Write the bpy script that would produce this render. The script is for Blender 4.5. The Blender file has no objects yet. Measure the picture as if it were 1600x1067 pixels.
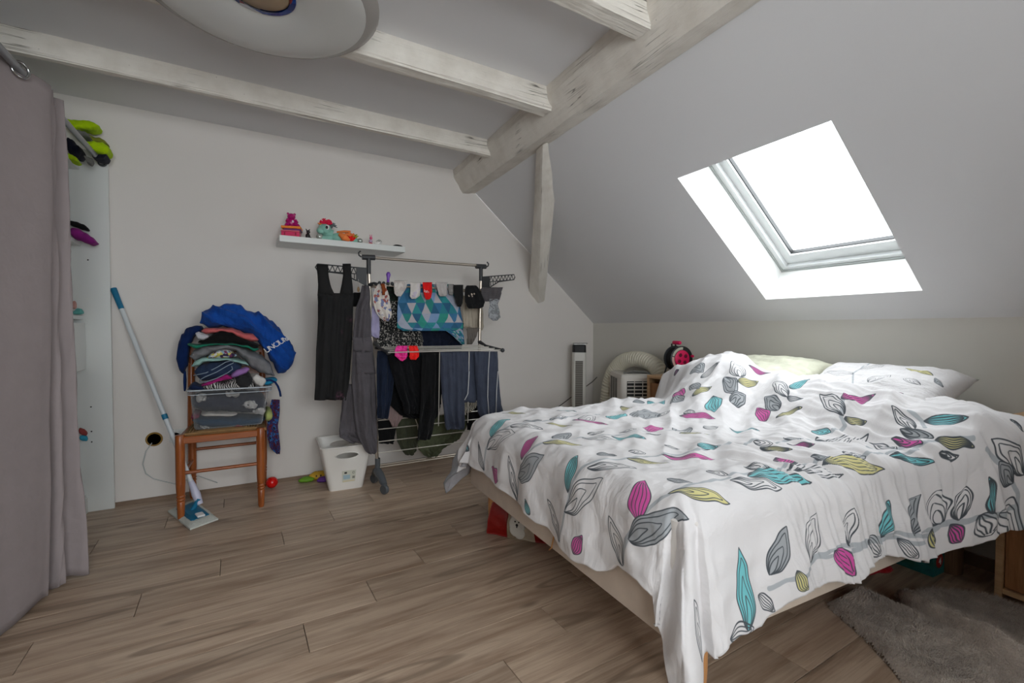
import bpy, math, random
import numpy as np
from mathutils import Vector, Matrix, noise

random.seed(7)
C = bpy.context.scene.collection
S = bpy.context.scene
PI = math.pi
R = math.radians

# ------------------------------------------------------------------ camera, sky, exposure
F_PX, PITCH, ROLL, YAW, EYE = 727.1, R(1.536), R(0.203), R(30.87), 1.05
def _basis():
    r = Vector((math.cos(YAW), -math.sin(YAW), 0)); f0 = Vector((math.sin(YAW), math.cos(YAW), 0)); z = Vector((0, 0, 1))
    f = f0 * math.cos(PITCH) - z * math.sin(PITCH); u = z * math.cos(PITCH) + f0 * math.sin(PITCH)
    c, s = math.cos(ROLL), math.sin(ROLL)
    return r * c + u * s, u * c - r * s, f
CR, CU, CF = _basis()
cd = bpy.data.cameras.new('camera'); cam = bpy.data.objects.new('camera', cd); C.objects.link(cam)
cd.sensor_width = 36; cd.lens = F_PX / 1600 * 36; cd.clip_start = 0.02
cam.matrix_world = Matrix(((CR.x, CU.x, -CF.x, 0), (CR.y, CU.y, -CF.y, 0), (CR.z, CU.z, -CF.z, EYE), (0, 0, 0, 1)))
S.camera = cam
w = bpy.data.worlds.new('sky'); S.world = w; w.use_nodes = True
w.node_tree.nodes['Background'].inputs[0].default_value = (0.93, 0.97, 1.0, 1)
w.node_tree.nodes['Background'].inputs[1].default_value = 20.0
S.view_settings.view_transform = 'Standard'; S.view_settings.look = 'None'
S.view_settings.exposure = -0.66; S.view_settings.gamma = 1.0; S.view_settings.use_curve_mapping = False
S.cycles.max_bounces = 12; S.cycles.diffuse_bounces = 8; S.cycles.transparent_max_bounces = 12

# ------------------------------------------------------------------ measuring the photograph in metres
O = Vector((0, 0, EYE))
def ray(px, py): return CR * ((px - 800) / F_PX) - CU * ((py - 533.5) / F_PX) + CF
KD = R(-4.04)                                   # the knee wall, the roof slope and the bed stand 4 degrees off the back wall
KX = Vector((math.cos(KD), math.sin(KD), 0)); KY = Vector((-math.sin(KD), math.cos(KD), 0))
def hit(px, py, n, d): r = ray(px, py); return O + r * ((d - n.dot(O)) / n.dot(r))
def at_y(px, py, y): return hit(px, py, Vector((0, 1, 0)), y)
def at_x(px, py, x): return hit(px, py, Vector((1, 0, 0)), x)
def at_z(px, py, z): return hit(px, py, Vector((0, 0, 1)), z)
def at_k(px, py, k): return hit(px, py, KX, k)
def B(k, l, z): return KX * k + KY * l + Vector((0, 0, z))    # bed frame -> world
BROT = KD

# ------------------------------------------------------------------ materials
def lin(c):
    if isinstance(c, str): c = tuple(int(c[i:i + 2], 16) / 255 for i in (0, 2, 4))
    return tuple((x / 12.92 if x <= 0.04045 else ((x + 0.055) / 1.055) ** 2.4) for x in c) + (1,)
class NT:
    def __init__(s, name):
        s.m = bpy.data.materials.new(name); s.m.use_nodes = True; s.t = s.m.node_tree; s.p = s.t.nodes['Principled BSDF']
    def n(s, typ, ins=None, **kw):
        x = s.t.nodes.new(typ)
        for k, v in kw.items(): setattr(x, k, v)
        for k, v in (ins or {}).items(): s.set(x, k, v)
        return x
    def set(s, x, k, v):
        if isinstance(v, bpy.types.NodeSocket): s.t.links.new(v, x.inputs[k])
        else: x.inputs[k].default_value = v
    def ramp(s, fac, stops):
        r = s.n('ShaderNodeValToRGB', {0: fac}); e = r.color_ramp.elements
        while len(e) < len(stops): e.new(0.5)
        for i, (p, c) in enumerate(stops): e[i].position = p; e[i].color = c if len(c) == 4 else lin(c)
        return r.outputs[0]
    def mix(s, f, a, b, mode='MIX'):
        x = s.n('ShaderNodeMix', data_type='RGBA', blend_type=mode); s.set(x, 0, f); s.set(x, 6, a); s.set(x, 7, b); return x.outputs[2]
    def bump(s, h, strength, dist=0.01, normal=None):
        x = s.n('ShaderNodeBump', {'Height': h, 'Strength': strength, 'Distance': dist})
        if normal: s.set(x, 'Normal', normal)
        s.set(s.p, 'Normal', x.outputs[0]); return x.outputs[0]
_mc = {}
def mat(name, col, rough=0.6, metal=0.0, bump=0.0, bscale=60.0, var=0.0, vscale=6.0, spec=0.5, sheen=0.0, stretch=None, coat=0.0):
    if name in _mc: return _mc[name]
    q = NT(name); p = q.p; c = lin(col)
    p.inputs['Base Color'].default_value = c; p.inputs['Roughness'].default_value = rough; p.inputs['Metallic'].default_value = metal
    p.inputs['Specular IOR Level'].default_value = spec
    if sheen: p.inputs['Sheen Weight'].default_value = sheen
    if coat: p.inputs['Coat Weight'].default_value = coat
    co = q.n('ShaderNodeTexCoord').outputs['Object']
    if stretch: co = q.n('ShaderNodeMapping', {'Vector': co, 'Scale': stretch}).outputs[0]
    if var:
        nz = q.n('ShaderNodeTexNoise', {'Vector': co, 'Scale': vscale, 'Detail': 4.0})
        d = tuple(x * (1 - var) for x in c[:3]) + (1,); l = tuple(min(1, x * (1 + var)) for x in c[:3]) + (1,)
        q.set(p, 'Base Color', q.ramp(nz.outputs[0], [(0.3, d), (0.7, l)]))
    if bump:
        nz = q.n('ShaderNodeTexNoise', {'Vector': co, 'Scale': bscale, 'Detail': 5.0})
        q.bump(nz.outputs[0], bump, 0.01)
    _mc[name] = q.m; return q.m
def fabric(name, col, weave=900.0, crumple=0.35, var=0.06, rough=0.9, sheen=0.04):
    if name in _mc: return _mc[name]
    q = NT(name); p = q.p; c = lin(col); p.inputs['Roughness'].default_value = rough; p.inputs['Specular IOR Level'].default_value = 0.2
    p.inputs['Sheen Weight'].default_value = sheen
    co = q.n('ShaderNodeTexCoord').outputs['Object']
    nz = q.n('ShaderNodeTexNoise', {'Vector': co, 'Scale': 14.0, 'Detail': 6.0})
    d = tuple(x * (1 - 2 * var) for x in c[:3]) + (1,); l = tuple(min(1, x * (1 + 2 * var)) for x in c[:3]) + (1,)
    q.set(p, 'Base Color', q.ramp(nz.outputs[0], [(0.3, d), (0.7, l)]))
    n2 = q.n('ShaderNodeTexNoise', {'Vector': co, 'Scale': 26.0, 'Detail': 3.0, 'Distortion': 0.6})
    nn = q.bump(n2.outputs[0], crumple, 0.02)
    n3 = q.n('ShaderNodeTexNoise', {'Vector': co, 'Scale': weave, 'Detail': 1.0})
    q.bump(n3.outputs[0], 0.25, 0.001, nn)
    _mc[name] = q.m; return q.m
def spotted(name, cols, scale=40.0, tex='VORONOI', rough=0.9, seed=0.0, smooth=False):
    """fabric printed with patches of the given colours"""
    if name in _mc: return _mc[name]
    q = NT(name); q.p.inputs['Roughness'].default_value = rough
    co = q.n('ShaderNodeMapping', {'Vector': q.n('ShaderNodeTexCoord').outputs['Object'], 'Location': (seed, seed * .7, 0)}).outputs[0]
    if tex == 'VORONOI':
        v = q.n('ShaderNodeTexVoronoi', {'Vector': co, 'Scale': scale}); f = q.n('ShaderNodeSeparateColor', {0: v.outputs['Color']}).outputs[0]
    else:
        v = q.n('ShaderNodeTexNoise', {'Vector': co, 'Scale': scale, 'Detail': 3.0}); f = v.outputs[0]
        f = q.n('ShaderNodeMapRange', {0: f, 1: 0.3, 2: 0.7}).outputs[0]
    r = q.n('ShaderNodeValToRGB', {0: f}); r.color_ramp.interpolation = 'LINEAR' if smooth else 'CONSTANT'; e = r.color_ramp.elements
    while len(e) < len(cols): e.new(0.5)
    for i, c in enumerate(cols): e[i].position = i / len(cols); e[i].color = lin(c)
    q.set(q.p, 'Base Color', r.outputs[0])
    n2 = q.n('ShaderNodeTexNoise', {'Vector': co, 'Scale': 30.0, 'Detail': 3.0}); q.bump(n2.outputs[0], 0.35, 0.02)
    _mc[name] = q.m; return q.m
def striped(name, a, b, scale=60.0, axis='X', duty=0.5, dist=0.0):
    if name in _mc: return _mc[name]
    q = NT(name); q.p.inputs['Roughness'].default_value = 0.9
    v = q.n('ShaderNodeTexWave', {'Vector': q.n('ShaderNodeTexCoord').outputs['Object'], 'Scale': scale, 'Distortion': dist, 'Detail': 1.0}, bands_direction=axis)
    r = q.n('ShaderNodeValToRGB', {0: v.outputs[0]}); r.color_ramp.interpolation = 'CONSTANT'; e = r.color_ramp.elements
    e[0].color = lin(a); e[1].position = duty; e[1].color = lin(b); q.set(q.p, 'Base Color', r.outputs[0])
    _mc[name] = q.m; return q.m
def wood(name, dark, light, axis=0, scale=3.0, rough=0.5, grain=0.15, objrand=False, long=14.0):
    if name in _mc: return _mc[name]
    q = NT(name); q.p.inputs['Roughness'].default_value = rough
    tc = q.n('ShaderNodeTexCoord').outputs['Object']
    sc = [long, long, long]; sc[axis] = 1.0
    if objrand:
        oi = q.n('ShaderNodeObjectInfo').outputs['Random']
        cb = q.n('ShaderNodeCombineXYZ', {0: q.n('ShaderNodeMath', {0: oi, 1: 57.0}, operation='MULTIPLY').outputs[0], 1: q.n('ShaderNodeMath', {0: oi, 1: 31.0}, operation='MULTIPLY').outputs[0], 2: oi})
        tc = q.n('ShaderNodeVectorMath', {0: tc, 1: cb.outputs[0]}, operation='ADD').outputs[0]
    mp = q.n('ShaderNodeMapping', {'Vector': tc, 'Scale': sc}).outputs[0]
    n1 = q.n('ShaderNodeTexNoise', {'Vector': mp, 'Scale': scale, 'Detail': 6.0, 'Roughness': 0.62, 'Distortion': 0.35})
    col = q.ramp(n1.outputs[0], [(0.33, dark), (0.62, light)])
    m2 = q.n('ShaderNodeMapping', {'Vector': tc, 'Scale': [x * (1 if i == axis else 6) / (1.0 if i != axis else .7) for i, x in enumerate(sc)]}).outputs[0]
    n2 = q.n('ShaderNodeTexNoise', {'Vector': m2, 'Scale': scale * 1.7, 'Detail': 3.0})
    f2 = q.n('ShaderNodeMapRange', {0: n2.outputs[0], 1: 0.52, 2: 0.66, 3: 0.0, 4: grain * 2.2}).outputs[0]
    dk = tuple(x * 0.45 for x in lin(dark)[:3]) + (1,)
    col = q.mix(f2, col, dk)
    if objrand:
        # cathedral rings and a few knots
        m3 = q.n('ShaderNodeMapping', {'Vector': tc, 'Scale': [1.3 if i == axis else 9.0 for i in range(3)]}).outputs[0]
        wv = q.n('ShaderNodeTexNoise', {'Vector': m3, 'Scale': 1.1, 'Detail': 0.0})
        rg = q.n('ShaderNodeMath', {0: q.n('ShaderNodeMath', {0: wv.outputs[0], 1: 46.0}, operation='MULTIPLY').outputs[0]}, operation='SINE').outputs[0]
        msk = q.n('ShaderNodeMapRange', {0: wv.outputs[0], 1: 0.56, 2: 0.68, 3: 0.0, 4: 0.5}).outputs[0]
        rr = q.n('ShaderNodeMapRange', {0: rg, 1: 0.1, 2: 0.9, 3: 0.0, 4: 1.0}).outputs[0]
        col = q.mix(q.n('ShaderNodeMath', {0: rr, 1: msk}, operation='MULTIPLY').outputs[0], col, dk)
        m4 = q.n('ShaderNodeMapping', {'Vector': tc, 'Scale': [2.2 if i == axis else 6.0 for i in range(3)]}).outputs[0]
        vo = q.n('ShaderNodeTexVoronoi', {'Vector': m4, 'Scale': 1.0})
        kn = q.n('ShaderNodeMapRange', {0: vo.outputs[0], 1: 0.03, 2: 0.12, 3: 0.65, 4: 0.0}).outputs[0]
        col = q.mix(kn, col, dk)
        hv = q.n('ShaderNodeMapRange', {0: oi, 3: 0.9, 4: 1.08}).outputs[0]
        h = q.n('ShaderNodeHueSaturation', {'Color': col, 'Value': hv}); col = h.outputs[0]
    q.set(q.p, 'Base Color', col)
    q.bump(n2.outputs[0], 0.12, 0.002)
    _mc[name] = q.m; return q.m

# ------------------------------------------------------------------ mesh building
class MB:
    def __init__(s): s.v = []; s.f = []; s.uv = {}; s.mi = []; s.cur = 0
    def add(s, vs, fs):
        b = len(s.v); s.v += [tuple(v) for v in vs]; s.f += [tuple(i + b for i in f) for f in fs]; s.mi += [s.cur] * len(fs); return b
    def box(s, lo, hi, M=None, bev=0.0):
        lo = Vector(lo); hi = Vector(hi)
        if bev <= 0 or min(hi - lo) < bev * 2.2:
            vs = [Vector((x, y, z)) for z in (lo.z, hi.z) for y in (lo.y, hi.y) for x in (lo.x, hi.x)]
            fs = [(0, 2, 3, 1), (4, 5, 7, 6), (0, 1, 5, 4), (1, 3, 7, 5), (3, 2, 6, 7), (2, 0, 4, 6)]
        else:
            b = bev; vs = []; fs = []
            idx = {}
            for sx in (0, 1):
                for sy in (0, 1):
                    for sz in (0, 1):
                        c = [(lo, hi)[sx].x, (lo, hi)[sy].y, (lo, hi)[sz].z]
                        for a in range(3):
                            q = list(c)
                            for k, sg in enumerate((sx, sy, sz)):
                                if k != a: q[k] += b if sg == 0 else -b
                            idx[(sx, sy, sz, a)] = len(vs); vs.append(Vector(q))
            g = lambda x, y, z, a: idx[(x, y, z, a)]
            for t in (0, 1):
                for a in range(3):
                    o = [k for k in range(3) if k != a]
                    loop = []
                    for p_, q_ in ((0, 0), (1, 0), (1, 1), (0, 1)):
                        k = [0, 0, 0]; k[a] = t; k[o[0]] = p_; k[o[1]] = q_; loop.append(g(*k, a))
                    fs.append(tuple(loop))
            for a in range(3):
                o = [k for k in range(3) if k != a]
                for p_ in (0, 1):
                    for q_ in (0, 1):
                        k0 = [0] * 3; k0[o[0]] = p_; k0[o[1]] = q_; k1 = list(k0); k1[a] = 1
                        fs.append((g(*k0, o[0]), g(*k1, o[0]), g(*k1, o[1]), g(*k0, o[1])))
            for sx in (0, 1):
                for sy in (0, 1):
                    for sz in (0, 1): fs.append((g(sx, sy, sz, 0), g(sx, sy, sz, 1), g(sx, sy, sz, 2)))
        if M is not None: vs = [M @ v for v in vs]
        s.add(vs, fs); return s
    def cyl(s, a, b, r, r2=None, n=12, caps=True):
        return s.tube([a, b], [r, r if r2 is None else r2], n, caps)
    def tube(s, pts, r, n=8, caps=True):
        pts = [Vector(p) for p in pts]; m = len(pts)
        rs = r if isinstance(r, (list, tuple)) else [r] * m
        vs = []; up = None
        for i, p in enumerate(pts):
            t = (pts[min(i + 1, m - 1)] - pts[max(i - 1, 0)]).normalized()
            if up is None:
                up = Vector((0, 0, 1)) if abs(t.z) < 0.9 else Vector((1, 0, 0))
            sd = t.cross(up)
            if sd.length < 1e-6: sd = t.orthogonal()
            sd.normalize(); up = sd.cross(t).normalized()
            for k in range(n):
                an = 2 * PI * k / n; vs.append(p + (sd * math.cos(an) + up * math.sin(an)) * rs[i])
        fs = [(i * n + k, i * n + (k + 1) % n, (i + 1) * n + (k + 1) % n, (i + 1) * n + k) for i in range(m - 1) for k in range(n)]
        if caps: fs += [tuple(range(n))[::-1], tuple(range((m - 1) * n, m * n))]
        s.add(vs, fs); return s
    def lathe(s, prof, org, axis=(0, 0, 1), n=24, caps=True):
        ax = Vector(axis).normalized(); o = ax.orthogonal().normalized(); q = ax.cross(o); org = Vector(org); m = len(prof)
        vs = [org + ax * h + (o * math.cos(2 * PI * k / n) + q * math.sin(2 * PI * k / n)) * max(r, 1e-4) for r, h in prof for k in range(n)]
        fs = [(i * n + k, i * n + (k + 1) % n, (i + 1) * n + (k + 1) % n, (i + 1) * n + k) for i in range(m - 1) for k in range(n)]
        if caps: fs += [tuple(range(n))[::-1], tuple(range((m - 1) * n, m * n))]
        s.add(vs, fs); return s
    def prism(s, poly, vec):
        poly = [Vector(p) for p in poly]; vec = Vector(vec); n = len(poly)
        s.add(poly + [p + vec for p in poly], [tuple(range(n))[::-1], tuple(range(n, 2 * n))] + [(i, (i + 1) % n, n + (i + 1) % n, n + i) for i in range(n)]); return s
    def loft(s, a, b, caps=True):
        n = len(a); s.add(list(a) + list(b), ([tuple(range(n))[::-1], tuple(range(n, 2 * n))] if caps else []) + [(i, (i + 1) % n, n + (i + 1) % n, n + i) for i in range(n)]); return s
    def ball(s, c, r, M=None, nu=16, nv=10, f=None):
        r = (r, r, r) if not isinstance(r, (tuple, list)) else r; c = Vector(c); vs = []
        for j in range(nv + 1):
            th = PI * j / nv
            for i in range(nu):
                ph = 2 * PI * i / nu
                d = Vector((math.sin(th) * math.cos(ph) * r[0], math.sin(th) * math.sin(ph) * r[1], math.cos(th) * r[2]))
                if f: d = f(d)
                if M is not None: d = M @ d
                vs.append(c + d)
        fs = [(j * nu + i, (j + 1) * nu + i, (j + 1) * nu + (i + 1) % nu, j * nu + (i + 1) % nu) for j in range(nv) for i in range(nu)]
        s.add(vs, fs); return s
    def build(s, name, m, parent=None, smooth=False, mods=None, uv=None):
        me = bpy.data.meshes.new(name); inv = Matrix.Identity(4)
        if parent is not None:
            inv = world_of(parent).inverted()
        me.from_pydata([inv @ Vector(v) for v in s.v], [], s.f)
        for x in (m if isinstance(m, (list, tuple)) else [m]): me.materials.append(x)
        me.polygons.foreach_set('material_index', s.mi)
        if uv is not None:
            l = me.uv_layers.new(name='UVMap'); vi = np.zeros(len(me.loops), dtype=np.int32); me.loops.foreach_get('vertex_index', vi)
            l.data.foreach_set('uv', np.asarray(uv, dtype=np.float32)[vi].ravel())
        bm_ = None
        import bmesh
        bm_ = bmesh.new(); bm_.from_mesh(me)
        if not smooth and len(s.f) < 3000: bmesh.ops.recalc_face_normals(bm_, faces=bm_.faces)
        bm_.to_mesh(me); bm_.free()
        if smooth: me.polygons.foreach_set('use_smooth', [True] * len(me.polygons))
        me.update()
        o = bpy.data.objects.new(name, me); C.objects.link(o)
        if parent is not None: o.parent = parent
        if smooth == 'auto' or (smooth and smooth != 'all'):
            try:
                me.shade_smooth() if hasattr(me, 'shade_smooth') else None
            except Exception: pass
            e = o.modifiers.new('split', 'EDGE_SPLIT'); e.split_angle = R(42)
        for typ, kw in (mods or []):
            md = o.modifiers.new(typ.lower(), typ)
            for k, v in kw.items(): setattr(md, k, v)
        return o
def world_of(o):
    M = Matrix.Translation(o.location) @ o.rotation_euler.to_matrix().to_4x4()
    return world_of(o.parent) @ M if o.parent else M
def tag(o, label=None, cat=None, group=None, kind=None):
    if label: o['label'] = label
    if cat: o['category'] = cat
    if group: o['group'] = group
    if kind: o['kind'] = kind
    return o
def thing(name, label, cat, loc=(0, 0, 0), rz=0.0, group=None):
    o = bpy.data.objects.new(name, None); C.objects.link(o); o.empty_display_size = 0.05
    o.location = loc; o.rotation_euler = (0, 0, rz); return tag(o, label, cat, group)
def setting(name, kindname='structure'):
    o = bpy.data.objects.new(name, None); C.objects.link(o); o['kind'] = 'structure'; return o
def smoothstep(a, b, x):
    t = max(0.0, min(1.0, (x - a) / (b - a))); return t * t * (3 - 2 * t)
def interp(x, tab):
    if x <= tab[0][0]: return tab[0][1]
    for (a, fa), (b, fb) in zip(tab, tab[1:]):
        if x <= b: return fa + (fb - fa) * (x - a) / (b - a)
    return tab[-1][1]
def interpS(x, tab):
    """smooth (cosine) interpolation"""
    if x <= tab[0][0]: return tab[0][1]
    for (a, fa), (b, fb) in zip(tab, tab[1:]):
        if x <= b: return fa + (fb - fa) * smoothstep(a, b, x)
    return tab[-1][1]
def nz(p, s=1.0, o=0.0): return noise.noise(Vector((p[0] * s + o, p[1] * s + o * 1.7, p[2] * s - o)))

# cloth hanging in a plane y = Y: rows of (py, left px, right px) measured in the photograph
def drape(name, rows, Y, m, parent=None, fold=0.012, nf=3.0, thick=0.02, nu=40, nv=48, seed=0.0, tilt=0.0, uvs=None, wave=0.0, topfold=0.25):
    tab = []
    for py, xl, xr in rows:
        a = at_y(xl, py, Y); b = at_y(xr, py, Y); tab.append((a.z + (b.z - a.z) * 0, a.x, b.x, b.z))
    n = len(tab); mb = MB(); uv = []
    for j in range(nv + 1):
        t = j / nv * (n - 1); i = min(int(t), n - 2); f = t - i
        zl = tab[i][0] * (1 - f) + tab[i + 1][0] * f; zr = tab[i][3] * (1 - f) + tab[i + 1][3] * f
        xl = tab[i][1] * (1 - f) + tab[i + 1][1] * f; xr = tab[i][2] * (1 - f) + tab[i + 1][2] * f
        dn = j / nv; ring = []
        for k in range(2 * nu):
            front = k < nu; u = (k / (nu - 1)) if front else (1 - (k - nu) / (nu - 1))
            amp = fold * (topfold + (1 - topfold) * dn)
            ph = u * nf * 2 * PI + seed + 1.6 * nz((u * 2, dn * 1.5, seed))
            y = Y + math.sin(ph) * amp + nz((u * 5, dn * 6, seed + 3)) * fold * 0.7 + tilt * (u - .5) - (1 - 2.6 * abs(nz((u * (xr - xl) * 34, dn * 2.2 + u, seed + 8)))) * fold * .75 - (1 - 2.6 * abs(nz((u * (xr - xl) * 60 + dn * 5, dn * 7, seed + 18)))) * fold * .3
            edge = math.sqrt(max(0.0, 1 - (2 * u - 1) ** 4)); cap = math.sqrt(max(0.02, min(1.0, min(dn, 1 - dn) * 14)))
            y += (-1 if front else 1) * thick * 0.5 * (0.12 + edge * cap * .88)
            z = zl * (1 - u) + zr * u + (wave * math.sin(ph * 1.3) * dn) + 0.0
            x = xl + (xr - xl) * u
            mb.v.append((x, y, z)); uv.append((u, 1 - dn))
    N = 2 * nu
    for j in range(nv):
        for k in range(N):
            a = j * N + k; b = j * N + (k + 1) % N
            mb.f.append((a, a + N, b + N, b)); mb.mi.append(0)
    for j in (0, nv):
        for k in range(nu - 1):
            a, b, c, d = j * N + k, j * N + k + 1, j * N + N - 2 - k, j * N + N - 1 - k
            mb.f.append((a, b, c, d) if j == 0 else (d, c, b, a)); mb.mi.append(0)
    return mb.build(name, m, parent, smooth='all', uv=uv)

# folded or heaped cloth: a band along x given as (px, top py, bottom py), rounded front to back
def band(name, pts, Y, depth, m, parent=None, seed=0.0, rough=0.006, n=18, nx=40, power=2.6, off=(0, 0), sc=1.0, wr=3.0, rip=None):
    P = []
    for px, a, b in pts:
        px = off[0] + px / sc; a = off[1] + a / sc; b = off[1] + b / sc
        t = at_y(px, a, Y); q = at_y(px, b, Y); P.append((t.x, (t.z + q.z) / 2, abs(t.z - q.z) / 2))
    P.sort(); mb = MB(); x0, x1 = P[0][0], P[-1][0]
    cz = [(p[0], p[1]) for p in P]; hz = [(p[0], p[2]) for p in P]; uv = []
    for i in range(nx + 1):
        u = i / nx; x = x0 + (x1 - x0) * u
        e = math.sqrt(max(0.0, 1 - abs(2 * u - 1) ** 7)); e = max(e, 0.06)
        c = interpS(x, cz); h = interpS(x, hz) * e; d = depth / 2 * (0.55 + .45 * e)
        for k in range(n):
            a = 2 * PI * k / n; ca, sa = math.cos(a), math.sin(a)
            yy = math.copysign(abs(ca) ** (2 / power), ca) * d; zz = math.copysign(abs(sa) ** (2 / power), sa) * h
            p = Vector((x, Y + depth / 2 + yy - d * 0, c + zz))
            q = nz((x * wr * 7, p.y * 16, p.z * wr * 9), 1, seed) * rough + nz((x * 45, p.y * 45, p.z * 45), 1, seed + 9) * rough * .5
            if rip:
                rr_ = math.sin((x * rip[1] + p.z * rip[2]) + 2.2 * nz((x * 5, p.z * 5, seed))); rr_ = (1 - abs(rr_)) ** 1.6 - .4; q += rr_ * rip[0]
            p += Vector((0, -q * 1.5 if ca < 0 else 0, q * (1 if not rip else .6))); mb.v.append(tuple(p)); uv.append((u, k / n))
    for i in range(nx):
        for k in range(n): mb.f.append((i * n + k, i * n + (k + 1) % n, (i + 1) * n + (k + 1) % n, (i + 1) * n + k)); mb.mi.append(0)
    mb.f += [tuple(range(n))[::-1], tuple(range(nx * n, nx * n + n))]; mb.mi += [0, 0]
    o = mb.build(name, m, parent, smooth='all', uv=uv)
    return o

def text_mesh(s_, size, M, m, parent, name='lettering', ext=.0008, space=1.0):
    tx = bpy.data.curves.new('t', 'FONT'); tx.body = s_; tx.size = size; tx.extrude = ext; tx.space_character = space
    o_ = bpy.data.objects.new('t', tx); C.objects.link(o_); me = bpy.data.meshes.new_from_object(o_); bpy.data.objects.remove(o_)
    inv = world_of(parent).inverted() if parent else Matrix.Identity(4); me.transform(inv @ M); me.materials.clear(); me.materials.append(m)
    r_ = bpy.data.objects.new(name, me); C.objects.link(r_); r_.parent = parent; return r_
# ------------------------------------------------------------------ lights: daylight through the roof window and, as fill, through an added window behind the viewer
def area(name, loc, direction, sx, sy, power, portal=False, col=(1, 1, 1)):
    l = bpy.data.lights.new(name, 'AREA'); l.shape = 'RECTANGLE'; l.size = sx; l.size_y = sy; l.energy = power; l.color = col
    if portal: l.cycles.is_portal = True
    o = bpy.data.objects.new(name, l); C.objects.link(o); o.location = loc
    o.rotation_euler = Vector(direction).to_track_quat('-Z', 'Y').to_euler(); return o
WALL_Y, CEIL, KNEE_K, KNEE_Z, SLO = 3.52, 2.34, 2.779, 1.108, R(39.8)
LEFT_X, FRONT_Y = -1.32, -1.35
SN = KX * math.sin(SLO) + Vector((0, 0, math.cos(SLO)))          # slope normal, outwards
SD = -KX * math.cos(SLO) + Vector((0, 0, math.sin(SLO)))         # up the slope
def slope(k, l, off=0.0): return B(k, l, KNEE_Z + (KNEE_K - k) * math.tan(SLO)) + SN * off
HK0, HK1, HL0, HL1 = 2.630, 1.892, 1.054, 1.815                  # roof window opening
mid = (slope(HK0, HL0, .27) + slope(HK1, HL1, .27)) / 2
area('roof_window_daylight', mid + SN * 0.12, -SN, 1.05, 0.85, 10, portal=True)
area('rear_fill_daylight', (0.225, FRONT_Y - 0.12, 1.46), (0, 1, 0), 1.85, 1.32, 10, portal=True)  # portal of the added rear opening, fill light for the room

# ------------------------------------------------------------------ the room
M_wall = mat('wall_paint', (0.865, 0.845, 0.825), rough=0.85, bump=0.05, bscale=180, var=0.025, vscale=1.6)
M_slope = mat('plasterboard_paint', (0.85, 0.85, 0.855), rough=0.85, bump=0.04, bscale=160, var=0.012, vscale=1.2)
M_ceil = mat('ceiling_paint', (0.86, 0.86, 0.865), rough=0.85, bump=0.04, bscale=160, var=0.02, vscale=1.5)
M_white = mat('white_lacquer', (0.86, 0.87, 0.86), rough=0.4)
M_pvc = mat('white_window_paint', (0.84, 0.85, 0.85), rough=0.3)
def beam_mat():
    q = NT('painted_rough_timber'); p = q.p; p.inputs['Roughness'].default_value = 0.8
    co = q.n('ShaderNodeTexCoord').outputs['UV']
    mp = q.n('ShaderNodeMapping', {'Vector': co, 'Scale': (1.2, 16, 1)}).outputs[0]
    n1 = q.n('ShaderNodeTexNoise', {'Vector': mp, 'Scale': 4.0, 'Detail': 8.0, 'Roughness': 0.65})
    n2 = q.n('ShaderNodeTexNoise', {'Vector': co, 'Scale': 9.0, 'Detail': 6.0})
    col = q.ramp(n2.outputs[0], [(0.3, (0.83, 0.805, 0.765)), (0.6, (0.885, 0.865, 0.83))])
    m3 = q.n('ShaderNodeMapping', {'Vector': co, 'Scale': (0.8, 30, 1)}).outputs[0]
    n3 = q.n('ShaderNodeTexNoise', {'Vector': m3, 'Scale': 1.5, 'Detail': 2.0, 'Distortion': 0.15})
    ab = q.n('ShaderNodeMath', {0: q.n('ShaderNodeMath', {0: n3.outputs[0], 1: 0.5}, operation='SUBTRACT').outputs[0]}, operation='ABSOLUTE').outputs[0]
    gate = q.n('ShaderNodeTexNoise', {'Vector': co, 'Scale': 3.1, 'Detail': 1.0})
    g = q.n('ShaderNodeMapRange', {0: gate.outputs[0], 1: 0.56, 2: 0.62}).outputs[0]
    cr = q.n('ShaderNodeMapRange', {0: ab, 1: 0.0, 2: 0.012, 3: 1.0, 4: 0.0}).outputs[0]
    cg = q.n('ShaderNodeMath', {0: cr, 1: g}, operation='MULTIPLY').outputs[0]
    col = q.mix(q.n('ShaderNodeMath', {0: cg, 1: 0.75}, operation='MULTIPLY').outputs[0], col, lin((0.36, 0.33, 0.30)))
    vo = q.n('ShaderNodeTexVoronoi', {'Vector': co, 'Scale': 26.0})
    dots = q.n('ShaderNodeMapRange', {0: vo.outputs[0], 1: 0.04, 2: 0.09, 3: 1.0, 4: 0.0}).outputs[0]
    gd = q.n('ShaderNodeMath', {0: dots, 1: q.n('ShaderNodeMapRange', {0: n2.outputs[0], 1: 0.52, 2: 0.6}).outputs[0]}, operation='MULTIPLY').outputs[0]
    col = q.mix(q.n('ShaderNodeMath', {0: gd, 1: 0.5}, operation='MULTIPLY').outputs[0], col, lin((0.45, 0.40, 0.36)))
    q.set(p, 'Base Color', col)
    nn = q.bump(n1.outputs[0], 0.55, 0.012)
    q.bump(q.n('ShaderNodeMath', {0: cg, 1: -1.0}, operation='MULTIPLY').outputs[0], 0.9, 0.006, nn)
    return q.m
M_beam = beam_mat()

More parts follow.
